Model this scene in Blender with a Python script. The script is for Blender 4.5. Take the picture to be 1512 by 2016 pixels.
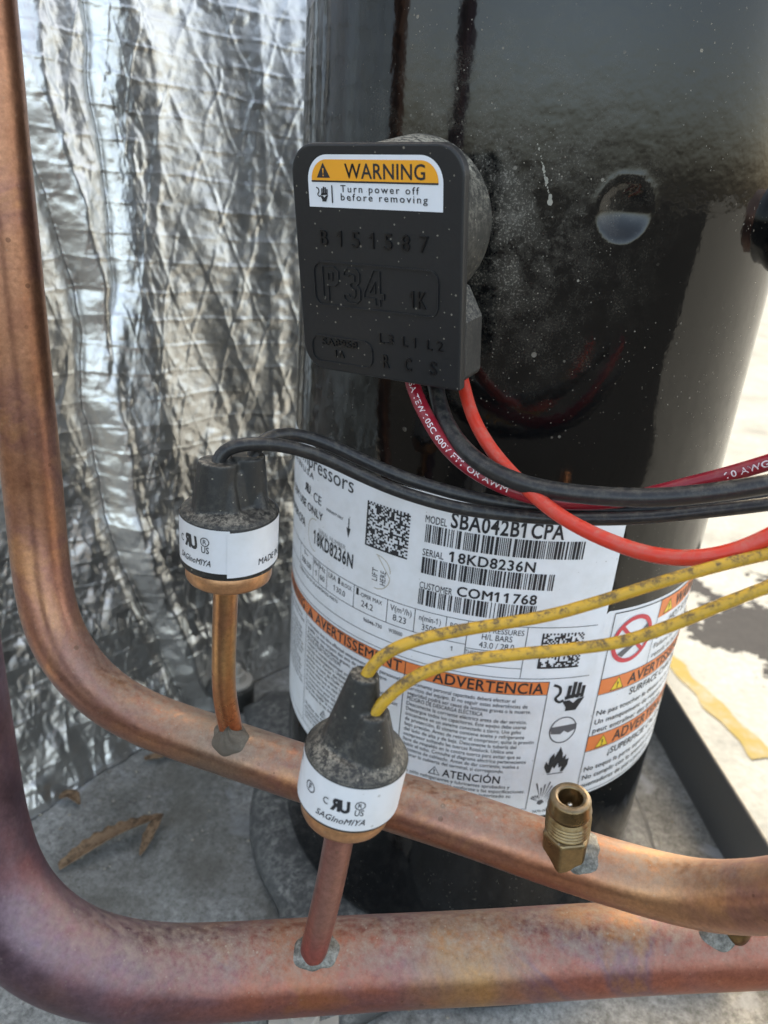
import bpy, bmesh, math, random
import numpy as np
from mathutils import Vector, Matrix
from mathutils.geometry import tessellate_polygon
random.seed(7); rng = np.random.default_rng(7)
for o in list(bpy.data.objects): bpy.data.objects.remove(o, do_unlink=True)
S = bpy.context.scene; COL = S.collection
MM = 0.001
FLOOR = -0.305; GZ = -0.345

# ------------------------------------------------------------------ camera
cam = bpy.data.cameras.new('camera'); camo = bpy.data.objects.new('camera', cam); COL.objects.link(camo)
camo.matrix_world = Matrix(((0.9812715, -0.13570076, 0.13671706, 0.0), (0.17955859, 0.38737354, -0.90426791, -0.30266991),
                            (0.06974927, 0.91188105, 0.40448485, 0.0), (0, 0, 0, 1)))
cam.sensor_fit = 'VERTICAL'; cam.sensor_height = 36.0; cam.lens = 36.0 * 1514 / 2016
cam.clip_start = 0.01; cam.clip_end = 400
cam.dof.use_dof = True; cam.dof.focus_distance = 0.205; cam.dof.aperture_fstop = 18.0
S.camera = camo

# ------------------------------------------------------------------ sky, sun, exposure
SUN_EL, SUN_AZ = 35.0, -7.0           # the sun stands behind the cabinet, just left of the +Y axis
w = bpy.data.worlds.new('World'); S.world = w; w.use_nodes = True
wn = w.node_tree.nodes; bg = wn['Background']
sky = wn.new('ShaderNodeTexSky'); sky.sky_type = 'NISHITA'; sky.sun_disc = False
sky.sun_elevation = math.radians(SUN_EL); sky.sun_rotation = math.radians(SUN_AZ)
sky.air_density = 0.55; sky.dust_density = 5.0; sky.ozone_density = 1.0
w.node_tree.links.new(sky.outputs[0], bg.inputs[0]); bg.inputs[1].default_value = 0.15
sl = bpy.data.lights.new('sun', 'SUN'); so = bpy.data.objects.new('sun', sl); COL.objects.link(so)
sl.energy = 2.0; sl.angle = math.radians(0.5); sl.color = (1.0, 0.98, 0.945)
sd = Vector((math.sin(math.radians(SUN_AZ)) * math.cos(math.radians(SUN_EL)), math.cos(math.radians(SUN_AZ)) * math.cos(math.radians(SUN_EL)), math.sin(math.radians(SUN_EL))))
so.rotation_euler = sd.to_track_quat('Z', 'Y').to_euler()
S.view_settings.view_transform = 'Standard'; S.view_settings.look = 'None'
S.view_settings.exposure = 3.15; S.view_settings.gamma = 1.0; S.view_settings.use_white_balance = True; S.view_settings.white_balance_temperature = 9500; S.view_settings.white_balance_tint = 3.0; S.view_settings.use_curve_mapping = False
S.render.engine = 'CYCLES'
S.cycles.max_bounces = 8

# ------------------------------------------------------------------ node materials
class NT:
    def __init__(s, name):
        s.m = bpy.data.materials.new(name); s.m.use_nodes = True; s.t = s.m.node_tree
        s.b = s.t.nodes['Principled BSDF']; s.co = s.n('ShaderNodeTexCoord').outputs['Object']
    def n(s, k, **kw):
        d = s.t.nodes.new(k)
        for a, v in kw.items(): setattr(d, a, v)
        return d
    def l(s, a, b): s.t.links.new(a, b)
    def put(s, sock, v):
        if hasattr(v, 'links') or isinstance(v, bpy.types.NodeSocket): s.l(v, sock)
        else: sock.default_value = v
    def noise(s, scale, detail=4, rough=0.6, vec=None, stretch=None, dist=0.0):
        d = s.n('ShaderNodeTexNoise'); d.inputs['Scale'].default_value = scale; d.inputs['Detail'].default_value = detail
        d.inputs['Roughness'].default_value = rough; d.inputs['Distortion'].default_value = dist
        v = vec or s.co
        if stretch:
            mp = s.n('ShaderNodeMapping'); mp.inputs['Scale'].default_value = stretch; s.l(v, mp.inputs[0]); v = mp.outputs[0]
        s.l(v, d.inputs['Vector']); return d.outputs['Fac']
    def voro(s, scale, feature='F1', out='Distance'):
        d = s.n('ShaderNodeTexVoronoi', feature=feature); d.inputs['Scale'].default_value = scale; s.l(s.co, d.inputs['Vector']); return d.outputs[out]
    def ramp(s, fac, pts):
        d = s.n('ShaderNodeValToRGB'); r = d.color_ramp
        while len(r.elements) > 1: r.elements.remove(r.elements[-1])
        for i, (p, c) in enumerate(pts):
            e = r.elements[0] if i == 0 else r.elements.new(p)
            e.position = p; e.color = (c, c, c, 1) if not isinstance(c, tuple) else (*c, 1)
        s.l(fac, d.inputs[0]); return d.outputs[0]
    def math(s, op, a, b=0.0, clamp=False):
        d = s.n('ShaderNodeMath', operation=op, use_clamp=clamp); s.put(d.inputs[0], a); s.put(d.inputs[1], b); return d.outputs[0]
    def mix(s, f, a, b, blend='MIX'):
        d = s.n('ShaderNodeMix', data_type='RGBA', blend_type=blend); s.put(d.inputs[0], f)
        s.put(d.inputs[6], (*a, 1) if isinstance(a, tuple) else a); s.put(d.inputs[7], (*b, 1) if isinstance(b, tuple) else b); return d.outputs[2]
    def nz(s, k='Z'):
        g = s.n('ShaderNodeNewGeometry'); x = s.n('ShaderNodeSeparateXYZ'); s.l(g.outputs['Normal'], x.inputs[0]); return x.outputs[k]
    def axis(s, k):
        x = s.n('ShaderNodeSeparateXYZ'); s.l(s.co, x.inputs[0]); return x.outputs[k]
    def bump(s, h, strength=0.3, dist=0.001):
        d = s.n('ShaderNodeBump'); d.inputs['Strength'].default_value = strength; d.inputs['Distance'].default_value = dist
        s.l(h, d.inputs['Height']); s.l(d.outputs[0], s.b.inputs['Normal'])
    def set(s, col=None, rough=None, metal=None, spec=None, **kw):
        if col is not None: s.put(s.b.inputs['Base Color'], (*col, 1) if isinstance(col, tuple) else col)
        if rough is not None: s.put(s.b.inputs['Roughness'], rough)
        if metal is not None: s.put(s.b.inputs['Metallic'], metal)
        if spec is not None: s.put(s.b.inputs['Specular IOR Level'], spec)
        return s.m
    def specks(s, scale, keep, size):
        """small dust grains: cells kept at random, each a dot"""
        d = s.n('ShaderNodeTexVoronoi'); d.inputs['Scale'].default_value = scale; s.l(s.co, d.inputs['Vector'])
        x = s.n('ShaderNodeSeparateColor'); s.l(d.outputs['Color'], x.inputs[0])
        k = s.math('GREATER_THAN', x.outputs[0], 1 - keep)
        sz = s.math('MULTIPLY', x.outputs[1], size)
        return s.math('MULTIPLY', k, s.math('LESS_THAN', d.outputs['Distance'], sz))
DUST = (0.30, 0.27, 0.22)

def m_plain(name, col, rough=0.5, metal=0.0, spec=0.5, bump=None):
    t = NT(name)
    if bump: t.bump(t.noise(bump[0], 3), bump[1], bump[2])
    return t.set(col, rough, metal, spec)
def m_shell():
    t = NT('black_gloss_paint')
    film = t.ramp(t.noise(22, 5, 0.65, stretch=(1, 1, 0.25)), [(0.45, 0.0), (0.78, 0.14)])
    # dust kicked up around the terminal collar, thinning away from it
    vd = t.n('ShaderNodeVectorMath', operation='DISTANCE'); t.l(t.co, vd.inputs[0]); vd.inputs[1].default_value = (-0.016, -0.0825, -0.012 + 0.305)
    near = t.ramp(vd.outputs['Value'], [(0.010, 1.0), (0.018, 0.62), (0.030, 0.22), (0.060, 0.0)])
    grit = t.ramp(t.noise(1700, 3, 0.7), [(0.54, 0.0), (0.62, 1.0)])
    patch = t.ramp(t.noise(110, 4, 0.7), [(0.42, 0.05), (0.66, 1.0)])
    g = t.math('MULTIPLY', t.math('MULTIPLY', near, patch), t.math('ADD', t.math('MULTIPLY', grit, 0.9), 0.35), True)
    dens = t.ramp(t.noise(34, 4, 0.7), [(0.44, 0.02), (0.66, 1.0)])
    dens = t.math('ADD', dens, near, True)
    sp = t.math('MULTIPLY', dens, t.math('MAXIMUM', t.specks(480, 0.16, 0.22), t.math('MAXIMUM', t.specks(1100, 0.25, 0.24), t.specks(170, 0.035, 0.16))), True)
    d = t.math('MAXIMUM', g, t.math('MULTIPLY', sp, 0.9), True)
    c = t.mix(film, (0.0022, 0.0025, 0.0028), (0.011, 0.011, 0.011))
    c = t.mix(d, c, (0.24, 0.215, 0.175))
    rough = t.math('ADD', t.math('MULTIPLY', d, 0.7), t.math('ADD', 0.07, t.math('MULTIPLY', film, 0.35)), True)
    t.bump(t.noise(230, 2, 0.5), 0.10, 0.0006)
    return t.set(c, rough, 0.0, 0.40)
def m_copper(name, pal, purple=None, rough=0.40, dust=0.5, metal=0.88, heat=()):
    t = NT(name)
    v = t.noise(34, 5, 0.6, dist=0.6)
    c = t.ramp(v, pal)
    if purple:
        ax, lo, hi, cols = purple
        g = t.n('ShaderNodeMapRange'); t.l(t.axis(ax), g.inputs[0]); g.inputs[1].default_value = lo; g.inputs[2].default_value = hi
        f = t.math('MULTIPLY_ADD' if False else 'ADD', g.outputs[0], t.math('MULTIPLY', t.math('SUBTRACT', t.noise(45, 4), 0.5), 1.3), True)
        c = t.mix(f, c, t.ramp(t.noise(60, 4), cols))
    for (hx, hy, hz, r0, r1, hc) in heat:      # oxide halo left by the torch round a joint
        vd = t.n('ShaderNodeVectorMath', operation='DISTANCE'); t.l(t.co, vd.inputs[0]); vd.inputs[1].default_value = (hx, hy, hz)
        dd = t.math('ADD', vd.outputs['Value'], t.math('MULTIPLY', t.math('SUBTRACT', t.noise(110, 4), 0.5), 0.012))
        mr = t.n('ShaderNodeMapRange'); t.l(dd, mr.inputs[0]); mr.inputs[1].default_value = r1; mr.inputs[2].default_value = r0
        c = t.mix(t.math('MULTIPLY', mr.outputs[0], 0.8), c, hc)
    fine = t.ramp(t.noise(700, 4, 0.75), [(0.3, 0.72), (0.7, 1.12)])
    c = t.mix(1.0, c, fine, 'MULTIPLY')
    pits = t.math('MULTIPLY', t.specks(420, 0.10, 0.30), t.ramp(t.noise(30, 2), [(0.4, 0.0), (0.6, 0.7)]))
    c = t.mix(pits, c, (0.16, 0.075, 0.05))
    up = t.ramp(t.nz(), [(0.35, 0.0), (0.95, 1.0)])
    du = t.math('MULTIPLY', up, t.ramp(t.noise(420, 5, 0.75), [(0.36, 0.1), (0.66, 1.0)]))
    du = t.math('MULTIPLY', du, dust)
    sp = t.math('MULTIPLY', t.specks(900, 0.22, 0.3), t.math('ADD', 0.15, t.math('MULTIPLY', up, 0.6)))
    du = t.math('MAXIMUM', du, sp, True)
    c = t.mix(du, c, (0.36, 0.31, 0.24))
    r = t.math('ADD', rough, t.math('ADD', t.math('MULTIPLY', du, 0.5), t.math('MULTIPLY', t.math('SUBTRACT', t.noise(120, 4), 0.5), 0.25)), True)
    me = t.math('MULTIPLY', t.math('SUBTRACT', 1.0, du, True), metal)
    t.bump(t.noise(500, 3), 0.12, 0.0004)
    return t.set(c, r, me)
def m_rubber(name, col=(0.018, 0.018, 0.018), dust=0.6, rough=0.5, lo=0.1, dcol=DUST, ns=800):
    t = NT(name)
    up = t.ramp(t.nz(), [(lo, 0.0), (0.9, 1.0)])
    n = t.ramp(t.noise(ns, 5, 0.8), [(0.44, 0.0), (0.60, 1.0)])
    n2 = t.ramp(t.noise(90, 4), [(0.35, 0.1), (0.7, 1.0)])
    d = t.math('MULTIPLY', t.math('MULTIPLY', t.math('MULTIPLY', n, n2), t.math('ADD', up, 0.12)), dust, True)
    d = t.math('MAXIMUM', d, t.math('MULTIPLY', t.specks(1000, 0.2, 0.28), 0.6), True)
    t.bump(t.noise(300, 4), 0.2, 0.0005)
    return t.set(t.mix(d, col, dcol), t.math('ADD', rough, t.math('MULTIPLY', d, 0.4), True), 0.0, 0.4)
def m_paper(name, col=(0.74, 0.76, 0.78), dirt=0.45):
    t = NT(name)
    n = t.ramp(t.noise(70, 5, 0.65), [(0.45, 0.0), (0.8, 1.0)])
    c = t.mix(t.math('MULTIPLY', n, dirt), col, (0.50, 0.49, 0.45))
    c = t.mix(t.math('MULTIPLY', t.specks(600, 0.08, 0.22), 0.5), c, (0.25, 0.23, 0.2))
    t.bump(t.math('ADD', t.noise(30, 3), t.math('MULTIPLY', t.noise(160, 3), 0.15)), 0.16, 0.002)
    return t.set(c, 0.36, 0.0, 0.45)
def m_wire(name, col, dust=0.3, rough=0.35, dcol=DUST, scale=160, spec=0.4):
    t = NT(name)
    n = t.ramp(t.noise(scale, 5, 0.7), [(0.45, 0.0), (0.62, 1.0)])
    n = t.math('MULTIPLY', n, t.ramp(t.noise(scale * 5, 4, 0.7), [(0.35, 0.2), (0.6, 1.0)]))
    up = t.ramp(t.nz(), [(-0.2, 0.25), (0.8, 1.0)]) if False else t.ramp(t.nz(), [(0.0, 0.3), (0.8, 1.0)])
    d = t.math('MULTIPLY', t.math('MULTIPLY', n, up), dust, True)
    t.bump(t.noise(400, 3), 0.1, 0.0003)
    return t.set(t.mix(d, col, dcol), t.math('ADD', rough, t.math('MULTIPLY', d, 0.4), True), 0.0, spec)
def m_pan():
    t = NT('dusty_galvanised_steel')
    a = t.ramp(t.noise(16, 6, 0.68), [(0.3, (0.15, 0.149, 0.137)), (0.5, (0.26, 0.26, 0.245)), (0.72, (0.35, 0.352, 0.337))])
    b = t.ramp(t.noise(300, 6, 0.9), [(0.36, 0.38), (0.64, 1.42)])
    c = t.mix(1.0, a, b, 'MULTIPLY')
    c = t.mix(t.math('MULTIPLY', t.specks(420, 0.2, 0.3), 0.6), c, (0.07, 0.06, 0.05))
    pale = t.ramp(t.noise(28, 3, 0.5, dist=0.8), [(0.6, 0.0), (0.68, 0.55)])
    c = t.mix(pale, c, (0.36, 0.38, 0.40))
    brown = t.ramp(t.noise(11, 5, 0.7), [(0.47, 0.0), (0.68, 0.75)])
    c = t.mix(brown, c, (0.10, 0.092, 0.075))
    t.bump(t.noise(420, 5, 0.8), 0.5, 0.001)
    return t.set(c, 0.75, 0.0, 0.3)
def m_concrete():
    t = NT('sunlit_concrete')
    a = t.ramp(t.noise(11, 6, 0.7), [(0.3, (0.084, 0.092, 0.104)), (0.5, (0.113, 0.124, 0.139)), (0.7, (0.133, 0.145, 0.163))])
    b = t.ramp(t.noise(180, 4, 0.7), [(0.3, 0.82), (0.7, 1.08)])
    c = t.mix(1.0, a, b, 'MULTIPLY')
    # foliage shadows painted into the slab colour as dark blotches
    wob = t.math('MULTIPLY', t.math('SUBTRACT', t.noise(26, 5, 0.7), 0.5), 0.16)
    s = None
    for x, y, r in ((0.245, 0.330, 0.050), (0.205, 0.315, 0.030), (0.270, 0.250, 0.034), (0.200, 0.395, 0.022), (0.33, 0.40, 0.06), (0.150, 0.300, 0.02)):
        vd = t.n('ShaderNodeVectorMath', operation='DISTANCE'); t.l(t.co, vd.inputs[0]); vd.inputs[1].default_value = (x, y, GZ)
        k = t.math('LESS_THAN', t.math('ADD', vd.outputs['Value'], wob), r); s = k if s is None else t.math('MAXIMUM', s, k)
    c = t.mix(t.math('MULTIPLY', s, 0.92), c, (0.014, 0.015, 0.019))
    t.bump(t.noise(90, 5), 0.3, 0.003)
    return t.set(c, 1.0, 0.0, 0.0)
def m_foil():
    t = NT('crinkled_aluminium_foil')
    v = t.noise(140, 4, 0.6, dist=0.9)
    v2 = t.noise(520, 3, 0.6)
    h = t.math('ADD', v, t.math('MULTIPLY', v2, 0.4))
    t.bump(h, 0.22, 0.001)
    d = t.ramp(t.noise(24, 4), [(0.4, 0.0), (0.75, 0.25)])
    c = t.mix(d, (0.64, 0.63, 0.61), (0.42, 0.41, 0.39))
    sp = t.math('MULTIPLY', t.specks(500, 0.1, 0.22), 0.5)
    c = t.mix(sp, c, (0.3, 0.28, 0.25))
    return t.set(c, t.math('ADD', 0.23, t.math('MULTIPLY', t.noise(60, 3), 0.22)), 1.0)

M = {}
M['shell'] = m_shell()
M['label'] = m_paper('white_label_vinyl'); M['label2'] = m_paper('white_sticker_vinyl', (0.72, 0.75, 0.79), 0.2); M['band'] = m_paper('white_band_paper', (0.66, 0.67, 0.69), 0.55)
M['ink'] = m_plain('black_ink', (0.016, 0.018, 0.022), 0.45); M['greyink'] = m_plain('grey_ink', (0.30, 0.30, 0.30), 0.5); M['tan'] = m_plain('tan_adhesive_line', (0.42, 0.36, 0.26), 0.6)
M['orange'] = m_plain('orange_print', (0.78, 0.20, 0.055), 0.4); M['amber'] = m_plain('amber_print', (0.86, 0.36, 0.03), 0.4)
M['yellowp'] = m_plain('yellow_print', (0.82, 0.55, 0.04), 0.4); M['redp'] = m_plain('red_print', (0.62, 0.05, 0.07), 0.4); M['greyp'] = m_plain('grey_print', (0.10, 0.10, 0.11), 0.4)
M['whitep'] = m_plain('white_wire_print', (0.72, 0.62, 0.62), 0.5)
M['plastic'] = m_rubber('black_moulded_plastic', (0.013, 0.0135, 0.0145), 0.12, 0.42, 0.3)
M['emboss'] = m_plain('black_raised_plastic', (0.006, 0.006, 0.0065), 0.28)
M['shroud'] = m_rubber('dusty_black_shroud', (0.016, 0.016, 0.016), 1.3, 0.55, -0.6, (0.26, 0.24, 0.20), 1100)
M['collar'] = m_rubber('dusty_black_collar', (0.045, 0.041, 0.034), 3.0, 0.75, -0.98, (0.36, 0.325, 0.26), 620)
M['boot'] = m_rubber('dusty_black_rubber', (0.016, 0.016, 0.015), 0.85, 0.5, 0.25)
M['plate'] = m_rubber('dusty_black_steel', (0.055, 0.055, 0.053), 1.3, 0.65, -0.2, (0.20, 0.195, 0.178), 320)
M['copB'] = m_copper('tan_copper', [(0.30, (0.34, 0.15, 0.095)), (0.45, (0.45, 0.215, 0.13)), (0.56, (0.34, 0.16, 0.12)), (0.66, (0.49, 0.24, 0.13)), (0.78, (0.35, 0.165, 0.115))], None, 0.35, 0.7, 0.9,
                     [(-0.1495, 0.0395, -0.036, 0.008, 0.02, (0.30, 0.20, 0.14)), (-0.056, 0.022, -0.036, 0.008, 0.022, (0.38, 0.15, 0.085)), (-0.20, 0.04, -0.027, 0.006, 0.02, (0.28, 0.15, 0.13)), (-0.03, 0.02, -0.036, 0.004, 0.02, (0.52, 0.27, 0.13))])
M['copA'] = m_copper('purple_copper', [(0.28, (0.26, 0.085, 0.065)), (0.42, (0.33, 0.12, 0.09)), (0.52, (0.22, 0.11, 0.125)), (0.62, (0.36, 0.165, 0.08)), (0.74, (0.28, 0.115, 0.10))],
                     ('X', -0.152, -0.192, [(0.3, (0.11, 0.072, 0.092)), (0.5, (0.19, 0.125, 0.160)), (0.7, (0.24, 0.115, 0.130))]), 0.42, 0.7, 0.9,
                     [(-0.142, -0.04, 0.001, 0.008, 0.022, (0.36, 0.12, 0.075)), (-0.037, -0.012, 0.0, 0.008, 0.02, (0.36, 0.13, 0.09)), (-0.105, -0.028, -0.008, 0.004, 0.02, (0.44, 0.25, 0.10))])
M['copS1'] = m_copper('amber_copper_stem', [(0.3, (0.40, 0.20, 0.11)), (0.5, (0.50, 0.28, 0.13)), (0.66, (0.44, 0.29, 0.14)), (0.8, (0.44, 0.19, 0.12))], ('Z', 0.026, 0.004, [(0.3, (0.46, 0.14, 0.065)), (0.7, (0.52, 0.18, 0.08))]), 0.30, 0.3)
M['copS2'] = m_copper('rose_copper_stem', [(0.3, (0.33, 0.15, 0.125)), (0.5, (0.40, 0.20, 0.165)), (0.7, (0.44, 0.22, 0.13))], ('Z', 0.012, 0.0, [(0.3, (0.40, 0.12, 0.11)), (0.7, (0.46, 0.15, 0.13))]), 0.36, 0.3)
M['cup'] = m_copper('orange_copper_cup', [(0.3, (0.44, 0.20, 0.10)), (0.55, (0.50, 0.25, 0.12)), (0.75, (0.46, 0.22, 0.13))], None, 0.34, 0.25, 0.6)
M['brass'] = m_copper('tarnished_brass', [(0.3, (0.17, 0.105, 0.05)), (0.5, (0.26, 0.175, 0.085)), (0.7, (0.20, 0.13, 0.065))], None, 0.30, 0.4, 0.9)
M['steelpin'] = m_plain('steel_pin', (0.5, 0.5, 0.48), 0.3, 1.0)
t_ = NT('grey_braze_metal'); t_.bump(t_.noise(500, 4, 0.7), 0.3, 0.0006)
M['braze'] = t_.set(t_.ramp(t_.noise(520, 5, 0.75), [(0.35, (0.07, 0.065, 0.055)), (0.5, (0.15, 0.145, 0.125)), (0.65, (0.27, 0.265, 0.235))]), 0.55, 0.35)
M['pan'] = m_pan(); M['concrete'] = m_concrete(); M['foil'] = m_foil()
M['rail'] = m_plain('dark_grey_enamel', (0.095, 0.096, 0.094), 0.4, 0.0, 0.5, (200, 0.1, 0.0005))
M['ypaint'] = m_wire('worn_yellow_paint', (0.098, 0.083, 0.040), 1.2, 0.95, (0.105, 0.102, 0.092), 40, 0.0)
M['wblack'] = m_wire('dusty_black_insulation', (0.016, 0.016, 0.017), 0.40, 0.34, (0.16, 0.145, 0.115), 520)
M['wdred'] = m_wire('crimson_insulation', (0.26, 0.010, 0.022), 0.15, 0.3)
M['wor'] = m_wire('scarlet_insulation', (0.62, 0.040, 0.022), 0.35, 0.36)
M['wyel'] = m_wire('soiled_yellow_insulation', (0.50, 0.285, 0.030), 1.7, 0.45, (0.13, 0.085, 0.04), 420)
M['leaf'] = m_wire('dry_leaf', (0.19, 0.115, 0.065), 1.2, 0.75, (0.05, 0.032, 0.02), 240)
M['zinc'] = m_rubber('dull_zinc', (0.34, 0.31, 0.27), 0.9, 0.5, -0.2, (0.34, 0.31, 0.26))
M['cabinet'] = m_plain('cabinet_sheet_steel', (0.30, 0.30, 0.29), 0.5)
M['siding'] = m_plain('painted_siding', (0.55, 0.52, 0.48), 0.7)

# ------------------------------------------------------------------ object helpers
def tag(o, label=None, cat=None, group=None, kind=None):
    for k, v in (('label', label), ('category', cat), ('group', group), ('kind', kind)):
        if v: o[k] = v
    return o
def empty(name, loc, label, cat, group=None, basis=None):
    e = bpy.data.objects.new(name, None); COL.objects.link(e); e.empty_display_size = 0.01
    if basis is None: e.location = loc
    else:
        X, Y, Z = basis
        e.matrix_world = Matrix(((X[0], Y[0], Z[0], loc[0]), (X[1], Y[1], Z[1], loc[1]), (X[2], Y[2], Z[2], loc[2]), (0, 0, 0, 1)))
    return tag(e, label, cat, group)
def mesh(name, V, F, mat, parent=None, smooth=True, local=False):
    """one mesh object; V is in world metres unless local, then in the parent's frame"""
    V = np.asarray(V, float).reshape(-1, 3)
    if parent is not None and not local:
        p, off = parent, np.zeros(3)
        while p is not None: off += np.array(p.location); p = p.parent
        V = V - off
    me = bpy.data.meshes.new(name); me.from_pydata(V.tolist(), [], [tuple(int(i) for i in f) for f in F]); me.materials.append(mat)
    if smooth: me.polygons.foreach_set('use_smooth', [True] * len(me.polygons))
    me.update(); o = bpy.data.objects.new(name, me); COL.objects.link(o)
    if parent is not None: o.parent = parent
    return o
def grid_faces(nu, nv, wrap=False):
    F = []
    for i in range(nu if wrap else nu - 1):
        a = i * nv; b = ((i + 1) % nu) * nv
        for j in range(nv - 1): F.append((a + j, b + j, b + j + 1, a + j + 1))
    return F
def bevel(o, wd, seg=2):
    b = o.modifiers.new('bevel', 'BEVEL'); b.width = wd; b.segments = seg; b.limit_method = 'ANGLE'; b.angle_limit = math.radians(40); return o
def merge(parts):
    V, F = [], []
    for v, f in parts:
        k = len(V); V += [tuple(p) for p in v]; F += [tuple(i + k for i in q) for q in f]
    return V, F
def box(x0, x1, y0, y1, z0, z1):
    V = [(x, y, z) for z in (z0, z1) for x, y in ((x0, y0), (x1, y0), (x1, y1), (x0, y1))]
    return V, [(3, 2, 1, 0), (4, 5, 6, 7), (0, 1, 5, 4), (1, 2, 6, 5), (2, 3, 7, 6), (3, 0, 4, 7)]
def lathe(prof, n=64, cap0=True, cap1=True):
    V = [(r * math.cos(2 * math.pi * i / n), r * math.sin(2 * math.pi * i / n), z) for i in range(n) for r, z in prof]
    m = len(prof); F = grid_faces(n, m, True)
    if cap0: F.append(tuple(i * m for i in range(n))[::-1])
    if cap1: F.append(tuple(i * m + m - 1 for i in range(n)))
    return V, F
def prism(poly, y0, y1):
    n = len(poly); V = [(x, y0, z) for x, z in poly] + [(x, y1, z) for x, z in poly]
    F = [tuple(range(n)), tuple(range(2 * n - 1, n - 1, -1))] + [(i, i + n, (i + 1) % n + n, (i + 1) % n) for i in range(n)]
    return V, F
def spline(P, step=0.0012):
    P = np.asarray(P, float); Q = np.vstack([2 * P[0] - P[1], P, 2 * P[-1] - P[-2]]); out = []
    for i in range(1, len(Q) - 2):
        p0, p1, p2, p3 = Q[i - 1:i + 3]; k = max(2, int(np.linalg.norm(p2 - p1) / step))
        for j in range(k):
            t = j / k
            out.append(0.5 * (2 * p1 + (p2 - p0) * t + (2 * p0 - 5 * p1 + 4 * p2 - p3) * t * t + (3 * p1 - p0 - 3 * p2 + p3) * t ** 3))
    out.append(P[-1]); return np.array(out)
def smooth_path(P, it):
    P = P.copy()
    for _ in range(it): P[1:-1] = 0.25 * P[:-2] + 0.5 * P[1:-1] + 0.25 * P[2:]
    return P
def tube(P, r, n=20, wob=0.0, seed=0):
    P = np.asarray(P); T = np.gradient(P, axis=0); T /= np.linalg.norm(T, axis=1)[:, None]
    up = np.array([0, 0, 1.0]) if abs(T[0][2]) < 0.9 else np.array([1.0, 0, 0])
    N = np.cross(up, T[0]); N /= np.linalg.norm(N); V = []
    g = np.random.default_rng(seed); ph = g.uniform(0, 6, 4); rr = np.broadcast_to(np.asarray(r, float), (len(P),))
    for i in range(len(P)):
        N = N - T[i] * (N @ T[i]); N /= np.linalg.norm(N); B = np.cross(T[i], N)
        for k in range(n):
            a = 2 * math.pi * k / n
            q = rr[i] * (1 + wob * (math.sin(i * 0.07 + ph[0] + a) + 0.6 * math.sin(i * 0.19 + ph[1] - 2 * a)))
            V.append(P[i] + q * (math.cos(a) * N + math.sin(a) * B))
    F = []
    for i in range(len(P) - 1):
        for k in range(n): F.append((i * n + k, i * n + (k + 1) % n, (i + 1) * n + (k + 1) % n, (i + 1) * n + k))
    F.append(tuple(range(n))[::-1]); F.append(tuple((len(P) - 1) * n + k for k in range(n)))
    return V, F
# smooth value noise in numpy
_T = rng.uniform(-1, 1, (256, 256))
def vnoise(x, y):
    xi = np.floor(x).astype(int); yi = np.floor(y).astype(int); fx = x - xi; fy = y - yi
    fx = fx * fx * (3 - 2 * fx); fy = fy * fy * (3 - 2 * fy); g = lambda a, b: _T[a & 255, b & 255]
    return (g(xi, yi) * (1 - fx) + g(xi + 1, yi) * fx) * (1 - fy) + (g(xi, yi + 1) * (1 - fx) + g(xi + 1, yi + 1) * fx) * fy
def fbm(x, y, o=4):
    return sum(vnoise(x * 2 ** k + 17 * k, y * 2 ** k + 31 * k) * 0.5 ** k for k in range(o))

# flat print: shapes in millimetres on a sheet (u right, v up), later wrapped onto the carrier
_tc = {}
def glyphs(s, bold):
    k = (s, bold)
    if k not in _tc:
        c = bpy.data.curves.new('t', 'FONT'); c.body = s; c.size = 1.0; c.offset = bold; c.resolution_u = 3
        o = bpy.data.objects.new('t', c); me = o.to_mesh()
        V = np.array([v.co[:2] for v in me.vertices]) if len(me.vertices) else np.zeros((0, 2)); F = [tuple(p.vertices) for p in me.polygons]
        o.to_mesh_clear(); bpy.data.objects.remove(o); bpy.data.curves.remove(c); _tc[k] = (V, F)
    return _tc[k]
CAP = glyphs('H', 0.0)[0]; CAP = CAP[:, 1].max() - CAP[:, 1].min()
_ad = {}
def advance(c):
    if c not in _ad: w2 = lambda q: np.ptp(glyphs(q, 0.0)[0][:, 0]); _ad[c] = w2('H' + c + 'H') - w2('HH')
    return _ad[c]
def glyph(c, bold):
    if c in 'MW':
        V, F = glyphs(c, 0.0)
        if bold < 0.005: return V, F
        n = len(V); return np.vstack([V + np.array((d, 0)) for d in (-bold, 0, bold)]), [tuple(i + k * n for i in f) for k in range(3) for f in F]
    V, F = glyphs(c, bold)
    if c == '1' and len(V):        # give the figure one its flag
        x, y1 = V[:, 0].min(), V[:, 1].max(); V = np.vstack([V, [(x, y1), (x, y1 - .17 - bold), (x - .17, y1 - .25 - bold), (x - .17, y1 - .15)]]); n = len(V); F = F + [(n - 4, n - 1, n - 2, n - 3)]
    return V, F
def text(s, u0, u1, v, h, bold=0.0, slant=0.0, rot=0.0, mirror=False, track=0.0):
    P, F, x, k = [], [], 0.0, 0
    for c in s:
        if c != ' ':
            g, f = glyph(c, bold); P.append(g + np.array((x, 0))); F += [tuple(i + k for i in q) for q in f]; k += len(g)
        x += advance(c) + 2.0 * bold + track + (0.06 if c == '1' else 0)
    V = np.vstack(P); x0, x1 = V[:, 0].min(), V[:, 0].max()
    y = V[:, 1] / CAP * h; x = (V[:, 0] - x0) / (x1 - x0)
    if mirror: x = 1 - x
    x = x * (u1 - u0) + slant * y
    if rot: c, s_ = math.cos(rot), math.sin(rot); x, y = c * x - s_ * y, s_ * x + c * y
    return np.stack([u0 + x, v + y], 1), F
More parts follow.
